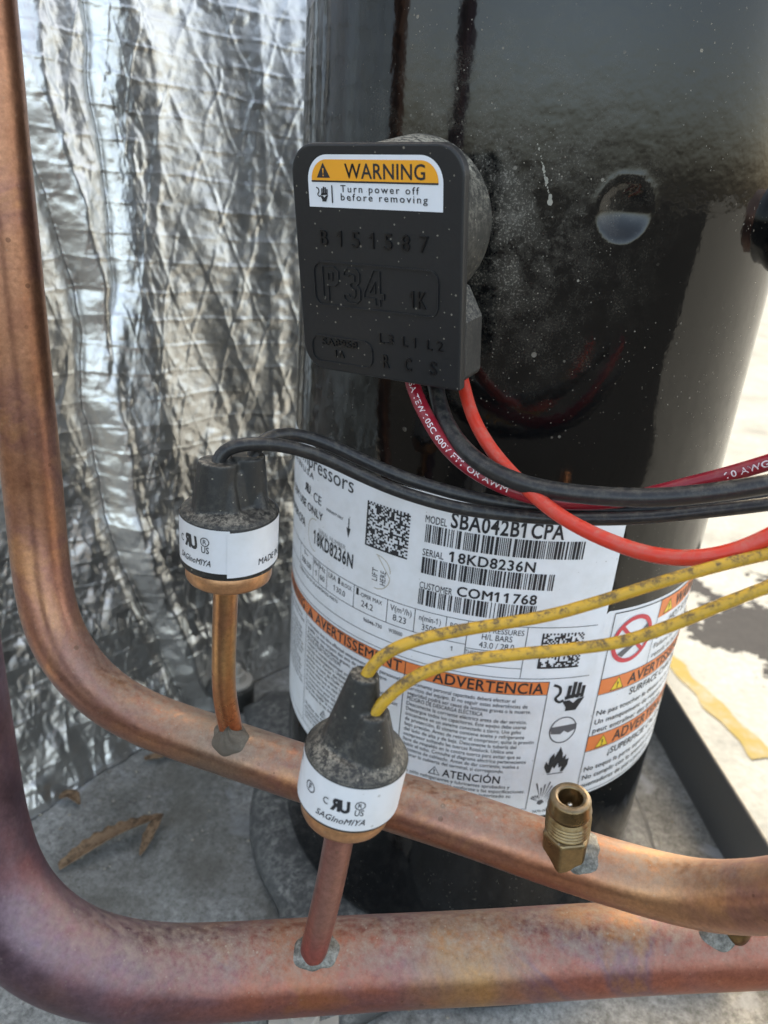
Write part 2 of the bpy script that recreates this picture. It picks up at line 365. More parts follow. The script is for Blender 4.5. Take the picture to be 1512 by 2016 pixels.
def rect(u0, u1, v0, v1, step=1.5):
    n = max(2, int(abs(u1 - u0) / step) + 2); us = np.linspace(u0, u1, n)
    return np.array([(u, v) for u in us for v in (v0, v1)]), [(2 * i, 2 * i + 2, 2 * i + 3, 2 * i + 1) for i in range(n - 1)]
def poly(pts):
    return np.array(pts, float), [tuple(t) for t in tessellate_polygon([[Vector((p[0], p[1], 0)) for p in pts]])]
def ring(cx, cy, r0, r1, n=48, sx=1.0):
    V = [(cx + sx * r * math.cos(2 * math.pi * i / n), cy + r * math.sin(2 * math.pi * i / n)) for i in range(n) for r in (r0, r1)]
    return np.array(V), [(2 * i, 2 * i + 1, (2 * i + 3) % (2 * n), (2 * i + 2) % (2 * n)) for i in range(n)]
def stroke(pts, wd):
    pts = np.array(pts, float); T = np.gradient(pts, axis=0); T /= np.linalg.norm(T, axis=1)[:, None]; N = np.stack([-T[:, 1], T[:, 0]], 1) * wd / 2
    V = np.empty((2 * len(pts), 2)); V[0::2] = pts + N; V[1::2] = pts - N
    return V, [(2 * i, 2 * i + 1, 2 * i + 3, 2 * i + 2) for i in range(len(pts) - 1)]
def joinp(L):
    V, F, k = [], [], 0
    for v, f in L: V.append(np.asarray(v)); F += [tuple(i + k for i in q) for q in f]; k += len(v)
    return np.vstack(V), F
def rrect(u0, u1, v0, v1, r, n=8, corners=(1, 1, 1, 1)):
    P = []
    for (cx, cy, a0), on in zip(((u1 - r, v1 - r, 0), (u0 + r, v1 - r, 90), (u0 + r, v0 + r, 180), (u1 - r, v0 + r, 270)), corners):
        if on:
            for i in range(n + 1): a = math.radians(a0 + 90 * i / n); P.append((cx + r * math.cos(a), cy + r * math.sin(a)))
        else:
            sx = 1 if a0 in (0, 270) else -1; sy = 1 if a0 in (0, 90) else -1; P.append((cx + sx * r, cy + sy * r))
    return P
def triangle_sign(u, v, s):
    """alert triangle of height s: returns (triangle, mark)"""
    return poly([(u - s * .58, v), (u + s * .58, v), (u, v + s)]), joinp([poly([(u - s * .06, v + s * .62), (u + s * .06, v + s * .62), (u + s * .03, v + s * .27), (u - s * .03, v + s * .27)]), poly([(u - s * .05, v + s * .2), (u - s * .05, v + s * .1), (u + s * .05, v + s * .1), (u + s * .05, v + s * .2)])])

# ------------------------------------------------------------------ ground, base pan
n = 40; g = np.linspace(-1, 1, n); g = np.sign(g) * np.abs(g) ** 3 * 60
V = [(x, y, GZ) for x in g for y in g]
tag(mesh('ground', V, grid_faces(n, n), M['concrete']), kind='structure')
SP = [(-3, -0.42), (-0.6, -0.40), (0.10, -0.44), (0.24, -0.38), (0.31, -0.26), (0.42, -0.20), (0.62, -0.27), (0.9, -0.25), (1.4, -0.5), (2.2, -0.6), (3.5, -0.9), (3.5, -4.5), (-3, -4.5)]
SP = [tuple(p) for p in spline(np.array([(x, y, GZ + .003) for x, y in SP[:11]]), 0.05) + np.array([(0, 0, 0.0)])] + [(30, -6, GZ + .003), (30, -45, GZ + .003), (-30, -45, GZ + .003), (-30, -0.5, GZ + .003)]
SP = [(x + 0.03 * float(vnoise(np.array(i * .9), np.array(3.3))), y + 0.03 * float(vnoise(np.array(i * .9), np.array(8.3))), z) for i, (x, y, z) in enumerate(SP)]
tag(mesh('added_dark_ground', SP, [tuple(t) for t in tessellate_polygon([[Vector(p) for p in SP]])], m_plain('added_dark_ground_matte', (0.024, 0.026, 0.030), 1.0, 0.0, 0.0, (40, 0.8, 0.02)), None, False), kind='structure')  # unseen sheet in front of the unit, added to darken the shell's reflection
# worn yellow line painted on the concrete beside the unit
a, b = np.array((0.160, 0.250)), np.array((0.2035, 0.152)); d = (b - a) / np.linalg.norm(b - a); nn = np.array((-d[1], d[0])); V = []
ts = np.linspace(-0.15, 1.02, 60)
for i, t in enumerate(ts):
    for s, k in ((-1, 3), (1, 9)):
        p = a + (b - a) * t + nn * s * (0.0075 + 0.0035 * float(vnoise(np.array(i * 0.12 + k * 7.0), np.array(2.5 + k)))); V.append((p[0], p[1], GZ + 0.0006))
tag(mesh('painted_line', V, [(2 * i, 2 * i + 1, 2 * i + 3, 2 * i + 2) for i in range(59)], M['ypaint']), kind='structure')

# base pan: sheet-metal floor with a pressed recess, and its dark rim on the right
X0, X1, Y0, Y1 = -0.36, 0.20, -0.40, 0.36; nx, ny = 150, 190
rail_x = lambda y: 0.1355 - 0.236 * (y - 0.003) + 0.006
V = []
for i in range(nx):
    for j in range(ny):
        y = Y0 + (Y1 - Y0) * j / (ny - 1); xr = rail_x(y); x = X0 + (xr - X0) * i / (nx - 1)
        z = FLOOR + 0.0006 * float(fbm(np.array(x * 40), np.array(y * 40), 3))
        rr = math.hypot(x + 0.03, y + 0.01); z += 0.004 * max(0, min(1, (0.115 - rr) / 0.01))
        V.append((x, y, z))
pan = tag(mesh('base_pan', V, grid_faces(nx, ny), M['pan']), kind='structure')
ys = np.linspace(Y0, Y1, 40); prof = [(-0.001, -0.01), (0.0, 0.003), (0.0, 0.0345), (0.0005, 0.0355), (0.0018, 0.0358), (0.0023, 0.0350), (0.0023, -0.036), (0.0015, -0.036)]
V = [(rail_x(y) + px, y, FLOOR + pz) for y in ys for px, pz in prof]
fr = bevel(mesh('frame_rail', V, grid_faces(40, len(prof)), M['rail'], None, False), 0.0006)
tag(fr, 'dark grey enamelled rim rail of the base pan, beside the bright concrete', 'rail')

# ------------------------------------------------------------------ foil-faced insulation
PLAN = np.array([(-.30, -.235), (-.26, -.16), (-.232, -.10), (-.203, -.046), (-.181, -.004), (-.152, .045), (-.135, .085), (-.105, .118), (-.05, .145), (.03, .165), (.128, .169)])
pl = spline(PLAN, 0.002); sl_ = np.concatenate([[0], np.cumsum(np.linalg.norm(np.diff(pl, axis=0), axis=1))]) - 0.085
s_ax = np.concatenate([np.linspace(-0.06, 0.10, 60)[:-1], np.arange(0.10, 0.325, 0.0007), np.linspace(0.3265, 0.56, 60)])
z_ax = np.concatenate([np.arange(FLOOR + 0.001, 0.095, 0.0008), np.linspace(0.097, 0.37, 40)])
SS, ZZ = np.meshgrid(s_ax, z_ax, indexing='ij')
px = np.interp(SS, sl_, pl[:, 0]); py = np.interp(SS, sl_, pl[:, 1])
tx = np.interp(SS + .004, sl_, pl[:, 0]) - np.interp(SS - .004, sl_, pl[:, 0]); ty = np.interp(SS + .004, sl_, pl[:, 1]) - np.interp(SS - .004, sl_, pl[:, 1]); L = np.hypot(tx, ty); nxx, nyy = ty / L, -tx / L
upf = np.clip((ZZ + 0.20) / 0.12, 0, 1); upf = upf * upf * (3 - 2 * upf)
wav = 0.010 * fbm(ZZ * 9 + 3, ZZ * 0 + 4.2, 3)
crease = np.interp(ZZ, [-.305, -.273, -.203, -.132, -.062, -.011, .05, .3], [.228, .222, .203, .198, .204, .190, .186, .18]) + 0.002 * vnoise(ZZ * 60, ZZ * 0)
h = 0.0036 * upf * fbm(SS * 22 + wav * 22, ZZ * 6, 2) + 0.0022 * (1 - upf) * fbm(SS * 34, ZZ * 30, 3)
h += 0.0005 * upf * (1 - 2 * np.abs(vnoise(SS * 70 + 0.6 * fbm(ZZ * 14, SS * 14, 2), ZZ * 9)))
ds = SS - crease; h -= 0.0075 * np.exp(-np.abs(ds) / 0.0055) - 0.003 * np.exp(-((ds - 0.012) / 0.006) ** 2)
c2 = 0.224 + np.where(ZZ > -0.06, 0, (ZZ + 0.06) * 0.30) + 0.003 * vnoise(ZZ * 40, ZZ * 0 + 9); h -= 0.006 * upf * np.exp(-np.abs(SS - c2) / 0.004) * np.clip((ZZ + 0.12) / 0.05, 0, 1)
# scrim threads under the foil: level rows and two leaning families
jit = 0.0012 * fbm(SS * 60, ZZ * 60, 2)
def thread(c, per, wdt): q = np.abs((c / per) % 1.0 - 0.5) * per; return np.exp(-(q / wdt) ** 2)
br = np.clip(0.8 + 0.6 * fbm(SS * 180 + 5, ZZ * 180, 3), 0.0, 1.3)
th = thread(ZZ + 0.06 * (SS - .2) + jit, 0.0135, 0.00050) + 0.85 * thread(SS + 0.30 * ZZ + jit, 0.0175, 0.00050) + 0.85 * thread(SS - 0.30 * ZZ + jit, 0.0175, 0.00050)
h += 0.00036 * th * br
h += 0.00055 * np.abs(fbm(SS * 62, ZZ * 40 + 9, 2)) + 0.00042 * np.abs(fbm(SS * 150 + 3, ZZ * 120, 2)) * (1.4 - 0.9 * upf) + 0.00017 * fbm(SS * 330 + 3, ZZ * 300, 2)
lean = -0.10 * (ZZ - FLOOR) - 0.022 * (1 - np.exp(-(ZZ - FLOOR) / 0.07)) * np.clip((0.30 - SS) / 0.1, 0, 1)
h = h + lean
VX = np.stack([px + nxx * h, py + nyy * h, ZZ], -1).reshape(-1, 3)
ins = empty('foil_insulation', (-0.181, -0.004, FLOOR), 'creased silver foil insulation blanket lining the compartment behind the copper pipes', 'insulation')
mesh('foil_facing', VX, grid_faces(len(s_ax), len(z_ax)), M['foil'], ins)
k = list(range(0, len(s_ax), 6)) + [len(s_ax) - 1]
zl = list(range(0, len(z_ax), 40)) + [len(z_ax) - 1]; V = []
for o_ in (0.016, 0.026): V += [(px[i, q] + nxx[i, q] * (lean[i, q] - o_), py[i, q] + nyy[i, q] * (lean[i, q] - o_), z_ax[q]) for i in k for q in zl]
F = grid_faces(len(k), len(zl)) + [tuple(q + len(k) * len(zl) for q in f) for f in grid_faces(len(k), len(zl))]
mesh('backing_panel', V, F, M['cabinet'], ins)

# ------------------------------------------------------------------ compressor
R = 0.083; LZ = -0.097
comp = empty('compressor', (0, 0, FLOOR), 'tall glossy black cylindrical compressor with white data labels and dust specks', 'compressor')
na, nzv = 560, 300; th_ = np.linspace(-math.pi, math.pi, na + 1)[:-1]
zs = np.concatenate([np.linspace(-0.2935, -0.280, 14)[:-1], np.linspace(-0.280, 0.13, nzv)])
AA, ZS = np.meshgrid(th_, zs, indexing='ij'); RR = np.full_like(AA, R)
RR -= np.where(ZS < -0.280, 0.0135 - np.sqrt(np.maximum(0, 0.0135 ** 2 - (ZS + 0.280) ** 2)), 0)
RR += 0.00003 * fbm(AA * 6 + 50, ZS * 30, 2)
u_ = (AA - math.radians(16.5)) * R; v_ = ZS + 0.0051; rho = np.sqrt(u_ ** 2 + (v_ * 0.98) ** 2)
RR -= np.where(rho < 0.0072, 0.0026 * (1 - (rho / 0.0072) ** 2), 0) - 0.00022 * np.exp(-((rho - 0.0078) / 0.0006) ** 2)
V = np.stack([RR * np.sin(AA), -RR * np.cos(AA), ZS], -1).reshape(-1, 3); F = grid_faces(na, len(zs), True)
F.append(tuple(i * len(zs) for i in range(na))); F.append(tuple(i * len(zs) + len(zs) - 1 for i in range(na))[::-1])
mesh('shell', V, F, M['shell'], comp)
# mounting plate with its four feet; the bolts at the two visible feet are things of their own
fa = [156.0, 249.0, 339.0, 66.0]; P = []
for k in range(4):
    a0, a1 = fa[k], fa[(k + 1) % 4]; a1 += 360 if a1 < a0 else 0
    for i in range(24):
        q = i / 24; a = math.radians(a0 + (a1 - a0) * q); e = abs(q - 0.5) * 2
        P.append((math.cos(a) * (0.101 + 0.050 * max(0, (e - 0.55) / 0.45) ** 1.5 * (1 - 0.35 * max(0, e - 0.9) * 10)), math.sin(a) * (0.101 + 0.050 * max(0, (e - 0.55) / 0.45) ** 1.5 * (1 - 0.35 * max(0, e - 0.9) * 10))))
nP = len(P); V = []
for sc, z in ((0.55, -0.2870), (0.86, -0.2872), (0.95, -0.2885), (1.0, -0.2935), (1.0, -0.2965), (0.97, -0.2965)): V += [(x * sc, y * sc, z) for x, y in P]
F = [(r * nP + i, (r + 1) * nP + i, (r + 1) * nP + (i + 1) % nP, r * nP + (i + 1) % nP) for r in range(5) for i in range(nP)]
bp_ = mesh('mounting_plate', V, F, M['plate'], comp)
# pipe stub at the right edge of the shell
ang = math.radians(67.0); rd = np.array((math.sin(ang), -math.cos(ang), 0)); base = rd * (R - 0.004) + np.array((0, 0, -0.0065))
tg = np.array((math.cos(ang), math.sin(ang), 0)); up_ = np.array((0, 0, 1.0))
def along(prof, n=40):
    V, F = lathe(prof, n); return [base + rd * v[2] + tg * v[0] + up_ * v[1] for v in map(np.array, V)], F
V, F = along([(0.0150, 0), (0.0138, 0.006), (0.0124, 0.009), (0.0120, 0.016), (0.0112, 0.017), (0.0095, 0.017)]); st = mesh('stub_fitting', V, F, M['shell'], comp)
V, F = along([(0.0095, 0.010), (0.0095, 0.03)]); mesh('stub_pipe', V, F, M['copB'], st)

def wrap(V, off):
    V = np.asarray(V); a = V[:, 0] * MM / R; r = R + off * MM
    return np.stack([r * np.sin(a), -r * np.cos(a), LZ + V[:, 1] * MM], 1)
def lab(name, shape, mat, parent, off): 
    return mesh(name, wrap(shape[0], off), shape[1], mat, parent, False)
def sheet(u0, u1, v0, v1, r, off, name, mat, parent):
    # subdivided rounded sheet
    nu = int((u1 - u0) / 1.2); us = np.linspace(u0, u1, nu); V = []
    for u in us:
        e = min(u - u0, u1 - u); c = 0 if e >= r else r - math.sqrt(max(0, r * r - (r - e) ** 2))
        V += [(u, v0 + c), (u, (v0 + v1) / 2), (u, v1 - c)]
    return lab(name, (np.array(V), grid_faces(nu, 3)), mat, parent, off)
hl = lambda u0, u1, v, wd=0.22: rect(u0, u1, v - wd / 2, v + wd / 2)
vl = lambda u, v0, v1, wd=0.22: (np.array([(u - wd / 2, v0), (u + wd / 2, v0), (u + wd / 2, v1), (u - wd / 2, v1)]), [(0, 1, 2, 3)])

# dried drip on the paint
g = np.random.default_rng(12); dp = []
for k in range(26):
    q = k / 25; u, v, r_ = -1.9 + 6.0 * q + g.normal(0, .12), 108.0 - 15.0 * q + g.normal(0, .2), (0.12 + 0.26 * g.random() ** 2) * (0.5 + q)
    if k < 8 and g.random() < .4: continue
    dp.append(poly([(u + r_ * (0.8 + .4 * g.random()) * math.cos(a), v + r_ * 1.5 * (0.7 + .5 * g.random()) * math.sin(a)) for a in np.linspace(0, 5.6, 8)]))
dp.append(poly([(4.1 + 0.8 * math.cos(a) * (0.8 + .3 * g.random()), 92.6 + 0.9 * math.sin(a) * (0.8 + .3 * g.random())) for a in np.linspace(0, 5.8, 12)]))
dr_ = lab('dried_drip', joinp(dp), m_wire('dried_mineral_drip', (0.30, 0.285, 0.24), 1.0, 0.8, (0.07, 0.065, 0.055), 500), comp, 0.08); dr_['kind'] = 'stuff'
dl = sheet(-118, 44.3, -118.7, 6.5, 1.0, 0.10, 'data_label', M['label'], comp); dl['label'] = 'large white data label with barcodes and orange warning bands'
B = 0.022
ink = [text('Compressors', -95, -48.7, -2.3, 5.6, 0.0), text('MADE IN U.S.A', -104, -73, -6, 2.3), text('CE', -72.5, -66.5, -13.6, 3.4, 0.0),
       text('FOR OEM USE ONLY', -108, -65, -19.2, 3.0, 0.012), text('WARRANTY ONLY', -63, -53, -13.7, 1.0, 0.015), text('SBA042B1CPA', -106, -79.5, -27.5, 3.2, 0.01),
       text('18KD8236N', -71.3, -47, -30.0, 5.2, B), text('LIFT', -36.0, -31.2, -30.6, 2.2, 0, 0, math.pi / 2), text('HERE', -32.6, -27.2, -31.3, 2.2, 0, 0, math.pi / 2),
       text('MODEL', -20.2, -13.1, -3.7, 2.5, 0.004), text('SBA042B1CPA', -11.9, 23.6, -3.55, 5.1, B), text('SERIAL', -20.1, -13, -15.4, 2.4, 0.004), text('18KD8236N', -11.3, 16.2, -15.45, 3.5, 0.022),
       text('CUSTOMER', -20, -8.9, -27.5, 2.4, 0.004), text('COM11768', -7.4, 18.4, -27.2, 3.4, 0.022),
       text('I~', -79, -75.5, -38.6, 2.0), text('208-230', -82, -72.5, -42.6, 2.2), text('PH', -70, -67, -38.6, 2.0), text('1', -69, -68, -42.6, 2.2), text('Hz', -65.6, -61.8, -38.6, 2.0), text('60', -65.3, -62.2, -42.6, 2.2),
       text('LRA', -59.6, -55.2, -38.9, 2.0), text('I', -54, -53, -38.9, 2.4, 0.02), text('-BLOCK', -52.6, -46.8, -38.9, 1.6), text('130.0', -56.5, -50, -42.8, 2.2),
       text('I', -44.6, -43.5, -39.0, 2.6, 0.02), text('-OPER MAX', -42.9, -33.2, -39.0, 1.6), text('24.2', -42, -36.8, -42.8, 2.4), text('V(m³/h)', -29.9, -21.8, -39.4, 2.3), text('·', -29.4, -29.0, -36.7, 2), text('8.23', -28.6, -23.6, -43.0, 2.4),
       text('n(min-1)', -19.0, -11.4, -39.6, 2.2), text('3500', -17.8, -12.6, -43.2, 2.4), text('BOX', -8.2, -4.0, -39.8, 2.2), text('ID', -7.2, -5.0, -43.0, 2.2),
       text('MAX PRESSURES', -1.2, 16.2, -39.2, 2.0), text('H/L BARS', 2.6, 12.6, -42.0, 2.2), text('43.0 / 28.0', 2.0, 13.6, -45.2, 2.3), text('1', -7.2, -6.6, -48.4, 1.7), text('THERMALLY PROTECTED', -2.4, 16.4, -48.6, 1.7),
       text('MADE IN USA OF US & IMPORTED PARTS', -84, -53.8, -47.2, 1.25, 0.008), text('96046-730', -40.6, -32.6, -48.3, 1.5, 0.006), text('W30000', -29.8, -24.5, -48.2, 1.5, 0.006),
       hl(-110, 41.6, -35.8), hl(-110, -2.4, -44.9), hl(-110, 17.2, -52.2), hl(-110, 42.4, -56.2), hl(-2.4, 17.2, -46.2), vl(17.2, -56.2, -35.8), stroke([(-50.1, -11.9), (-50.1, -17)], 0.45), poly([(-51.1, -15.6), (-49.1, -15.6), (-50.1, -19.2)])]
for u in (-83.9, -70.7, -66.2, -60.7, -45.7, -31.1, -20.6, -9.6, -2.4): ink.append(vl(u, -44.9 if u < -5 else -52.2, -35.8))
for u in (-75.0, -22.2, 27.8): ink.append(vl(u, -114.6, -57.5, 0.25))
ink += [hl(-110, 27.8, -114.6), hl(-110, 27.8, -57.5), hl(-110, 27.8, -62.9), text('2676-001', 30.5, 37, -116.8, 1.2, 0.004), text('R', -81, -78.2, -12.6, 3.2, 0.03, mirror=True), text('U', -78, -75.4, -12.6, 3.2, 0.03)]
lab('lettering', joinp(ink), M['ink'], dl, 0.26)
esp = ['Únicamente personal capacitado deberá efectuar el', 'servicio del equipo. El no seguir estas advertencias de', 'seguridad podrá ser causa de lesiones graves o la muerte.', 'PELIGRO DE DESCARGA ELÉCTRICA',
       'Desconecte la corriente eléctrica antes de dar servicio.', 'Descargue todos los capacitores. Este equipo debe usarse', 'únicamente en un sistema conectado a tierra. Use gafas', 'de protección. El sistema contiene aceite y refrigerante',
       'bajo presión. Antes de retirar el compresor, quite la presión', 'del lado de alta y de baja. Desconecte la tubería del', 'compresor soltando las tuercas Rotalock. Utilice una', 'llave de respaldo en la contra tuerca para evitar que se',
       'doble el tubo. Consulte el diagrama eléctrico perteneciente', 'al sistema de cableado. Antes de dar corriente, vuelva a', 'colocar la cubierta del terminal, si corresponde.']
fra = ['L’entretien doit être effectué uniquement par le personnel', 'qualifié. Le non-respect des avis de sécurité risque', 'd’entraîner des accidents graves, voire la mort.', 'RISQUE D’ÉLECTROCUTION', 'Couper le courant électrique avant l’entretien. Décharger',
       'tous les condensateurs. Utiliser uniquement sur un circuit', 'mis à la terre. Porter des lunettes de protection. Le', 'système contient de l’huile et du réfrigérant sous', 'pression. Avant de retirer le compresseur, libérer la', 'pression côté haut et côté bas. Débrancher la tuyauterie',
       'en desserrant les écrous. Utiliser une clé de retenue sur', 'le contre-écrou pour éviter de plier le tube. Consulter', 'le schéma électrique relatif au système de câblage.', 'Avant de rétablir le courant, remettre le couvercle', 'de la borne, le cas échéant, tel que requis par le haut.']
eng = [l[::1] for l in ['Service by trained personnel only. Failure to', 'follow these warnings may cause injury or death.', 'ELECTRIC SHOCK HAZARD', 'Disconnect power before servicing. Discharge', 'all capacitors. Use only in a grounded system.', 'Wear eye protection. System contains oil and', 'refrigerant under pressure. Relieve pressure on', 'high and low sides. Disconnect compressor tubes.', 'Consult wiring diagram. Replace terminal cover', 'before applying power, if applicable.']]
fine = []
def para(lines, u0, u1, v, dv, h):
    mx = max(len(l) for l in lines)
    for i, l in enumerate(lines):
        wdt = (u1 - u0) * min(1, len(l) * (1.22 if l.isupper() else 1.0) / mx); fine.append(text(l, u0, u0 + wdt, v - i * dv, h * (1.05 if l.isupper() else 1), 0.004))
para(esp, -20.4, 26.2, -66.3, 2.22, 1.55); para(fra, -73.4, -23.8, -66.3, 2.22, 1.55); para(eng + eng[3:8], -112, -77, -66.3, 2.22, 1.55)
ate = ['Use sólo refrigerantes y lubricantes aprobados y', 'componentes eléctricos conforme a las especificaciones.', 'del fabricante. El fabricante no ha autorizado su', 'uso en atmósferas. Cualquier otro tipo de', 'usos no están aprobados.']
para(ate, -20.4, 26.2, -104.6, 2.15, 1.5); para(['N’utiliser que des réfrigérants et lubrifiants approuvés et', 'des composants électriques conformes aux spécifications.', 'Le fabricant n’a pas autorisé son utilisation', 'dans les milieux. Tout autre type'], -73.4, -23.8, -104.6, 2.15, 1.5)
fine += [text('ATENCIÓN', -4.6, 16.2, -102.3, 3.3, 0.015), text('ATTENTION', -56, -38, -102.0, 2.6, 0.015)]
for u in (-7.6, -59): fine += [stroke([(u - 2.0, -102.2), (u + 2.0, -102.2), (u, -98.8), (u - 2.0, -102.2)], 0.4), vl(u, -101.2, -99.9, 0.4), vl(u, -101.9, -101.5, 0.4)]
lab('fine_print', joinp(fine), M['ink'], dl, 0.26)
lab('serial_caption', joinp([text('SERIAL NUMBER', -67.7, -51, -24.4, 1.7)]), M['greyink'], dl, 0.26)
lab('peel_tab_outline', stroke(rrect(-76, -31, -33.4, -20.6, 5.5) + [(-36.5, -20.6)], 0.28), M['tan'], dl, 0.22)
lab('warning_band', rect(-115, -75.1, -62.8, -57.6), M['orange'], dl, 0.18); lab('warning_band', rect(-74.9, -22.3, -62.8, -57.6), M['orange'], dl, 0.18); lab('warning_band', rect(-22.1, 27.7, -62.8, -57.6), M['orange'], dl, 0.18)
bt = [text('WARNING', -100, -77, -62.2, 4.0, B), text('AVERTISSEMENT', -67.2, -23.6, -62.3, 4.2, 0.016), text('ADVERTENCIA', -12, 26.2, -62.3, 4.2, 0.016)]
mk = []
for u in (-71.5, -17.0): a, b = triangle_sign(u, -62.3, 4.2); bt.append(a); mk.append(b)
lab('band_lettering', joinp(bt), M['ink'], dl, 0.26)
for q in mk: lab('alert_mark', q, M['orange'], dl, 0.34)
def barcode(u0, u1, v0, v1, seed):
    g = np.random.default_rng(seed); u = u0; L = []
    while u < u1 - 0.3:
        wd = 0.30 * g.choice([1, 1, 2, 3], p=[.35, .25, .25, .15]); L.append(vl(u + wd / 2, v0, v1, min(wd, u1 - u))); u += wd + 0.30 * g.choice([1, 1, 2, 3], p=[.45, .25, .2, .1])
    return joinp(L)
for s_, a in enumerate(((-19.8, 30.8, -10.6, -4.3), (-20, 22.8, -21.9, -16.0), (-20, 19, -33.6, -27.7))): lab('barcode', barcode(*a, 30 + s_), M['ink'], dl, 0.26)
def codegrid(u0, u1, v0, v1, nc, nr, seed):
    g = np.random.default_rng(seed); L = []; du = (u1 - u0) / nc; dv = (v1 - v0) / nr; on = g.random((nc, nr)) < 0.5
    on[0, :] = True; on[:, 0] = True; on[:, nr - 1] = np.arange(nc) % 2 == 0; on[nc - 1, :] = np.arange(nr) % 2 == 0
    for j in range(nr):
        i = 0
        while i < nc:
            if on[i, j]:
                k = i
                while k < nc and on[k, j]: k += 1
                L.append(rect(u0 + i * du, u0 + k * du, v0 + j * dv, v0 + (j + 1) * dv)); i = k
            else: i += 1
    return joinp(L)
lab('data_matrix', codegrid(-42.1, -25.3, -18.7, -2.3, 26, 26, 5), M['ink'], dl, 0.26); lab('data_matrix', codegrid(22.4, 37.2, -52.0, -38.0, 24, 20, 6), M['ink'], dl, 0.26)
# pictograms
def hand(cx, cy, s, cable=True):
    L = []
    for k, (dx, top) in enumerate(((-0.10, .38), (0.06, .50), (0.22, .46), (0.37, .33))): L.append(stroke([(cx + s * dx, cy - s * .10), (cx + s * (dx + .02), cy + s * top)], s * .12))
    L.append(poly([(cx - s * .20, cy - s * .02), (cx - s * .18, cy - s * .14), (cx + s * .42, cy - s * .02), (cx + s * .44, cy + s * .06), (cx - s * .12, cy + s * .03)]))
    L.append(poly([(cx - s * .26, cy - s * .18), (cx - s * .02, cy - s * .16), (cx + s * .12, cy - s * .28), (cx + s * .26, cy - s * .14), (cx + s * .48, cy - s * .10), (cx + s * .34, cy - s * .38), (cx + s * .26, cy - s * .56), (cx - s * .10, cy - s * .56), (cx - s * .10, cy - s * .42)]))
    if cable: L.append(stroke(spline(np.array([(cx - s * .62, cy + s * .44), (cx - s * .42, cy + s * .34), (cx - s * .38, cy + s * .12), (cx - s * .5, cy - s * .06), (cx - s * .36, cy - s * .2), (cx - s * .22, cy - s * .14)]), s * .05), s * .09))
    return joinp(L)
lab('shock_pictogram', hand(36.8, -64.0, 11.5), M['ink'], dl, 0.26)
arc = [(36.4 + 5.0 * math.cos(a), -78.8 + 5.6 * math.sin(a)) for a in np.linspace(0.25, 2 * math.pi + 0.25, 40)]
lab('goggles_pictogram', joinp([stroke(arc, 0.45), poly([(31.4, -77.3), (41.6, -76.6), (41.4, -79.0), (38.6, -80.3), (36.9, -79.2), (35.6, -80.6), (32.0, -80.2)])]), M['greyp'], dl, 0.26)
fo = [(33.4, -98.2), (31.9, -95.2), (32.3, -92.6), (33.4, -94.2), (33.5, -91.2), (35.0, -89.0), (35.3, -91.2), (36.6, -88.2), (37.0, -86.4), (38.4, -89.6), (38.6, -91.8), (39.8, -90.2), (40.0, -92.8), (41.2, -92.2), (41.2, -95.4), (39.8, -98.2), (38.6, -98.0), (39.0, -95.6), (37.8, -96.2), (37.2, -93.8), (36.0, -96.4), (35.2, -95.2), (34.6, -98.0)]
lab('flame_pictogram', joinp([poly(fo), hl(33.6, 40.0, -98.7, 0.35)]), M['ink'], dl, 0.26)
g = np.random.default_rng(3); ex = []
for k in range(15):
    a = math.radians(2 + k * 10.5); l0, l1 = 1.2 + g.random() * 1.6, 6 + g.random() * 4; l1 *= (1 if a < 1.9 else .55); c, s_ = math.cos(a), math.sin(a)
    ex.append(poly([(33.2 + l0 * c, -112 + l0 * s_), (33.2 + l1 * c - .32 * s_, -112 + l1 * s_ + .32 * c), (33.2 + l1 * c + .32 * s_, -112 + l1 * s_ - .32 * c)]))
lab('blast_pictogram', joinp(ex + [poly([(32, -111), (33.6, -110.6), (34.6, -112), (33, -113.2), (31.8, -112.4)])]), M['greyp'], dl, 0.26)

hlb = sheet(44.0, 150, -112.6, -31.2, 1.2, 0.14, 'hot_surface_label', M['label'], comp); hlb['label'] = 'white hot surface warning label with orange bands and red prohibition sign'
lab('warning_band', rect(70.9, 130, -40.0, -32.6), M['orange'], hlb, 0.22); lab('warning_band', rect(48.1, 130, -65.8, -59.3), M['orange'], hlb, 0.22); lab('warning_band', rect(48.1, 130, -91.2, -84.4), M['orange'], hlb, 0.22)
hi = [hl(47.9, 130, -32.4, 0.4), vl(47.9, -111.2, -32.4, 0.3), hl(47.9, 130, -111.3, 0.3), vl(70.7, -59.3, -32.4), hl(47.9, 130, -59.2), hl(47.9, 130, -65.9), hl(47.9, 130, -84.3), hl(47.9, 130, -91.3),
      text('WARNING', 82, 112, -39, 5, B), text('HOT SURFACE', 80, 108, -44.5, 3.0), text('Do not touch the dome or', 73, 112, -49.5, 2.2), text('Failure to comply may', 73, 108, -53.5, 2.2), text('result in burns', 73, 98, -57.5, 2.2),
      text('AVERTISSEMENT', 61.5, 112, -64.9, 4.4, 0.012), text('SURFACE CHAUDE', 64, 102, -70.4, 3.0, 0.008), text('Ne pas toucher le dessus ou le corps', 49.3, 104, -75.2, 2.2, 0.008), text('Un manquement de respecter cette règle', 49.3, 110, -79.2, 2.2, 0.008), text('peut entraîner des brûlures', 49.3, 92, -83.0, 2.2, 0.008),
      text('ADVERTENCIA', 60.5, 104, -90.2, 4.6, 0.012), text('¡SUPERFICIE CALIENTE!', 59.8, 106, -96.2, 3.0, 0.008), text('No toque la parte superior del cuerpo', 49.3, 104, -101.0, 2.2, 0.008), text('No cumplir con lo anterior puede causar', 49.3, 108, -105.0, 2.2, 0.008), text('quemaduras de piel a personas', 49.3, 92, -108.8, 2.2, 0.008)]
ye, mk = [], []
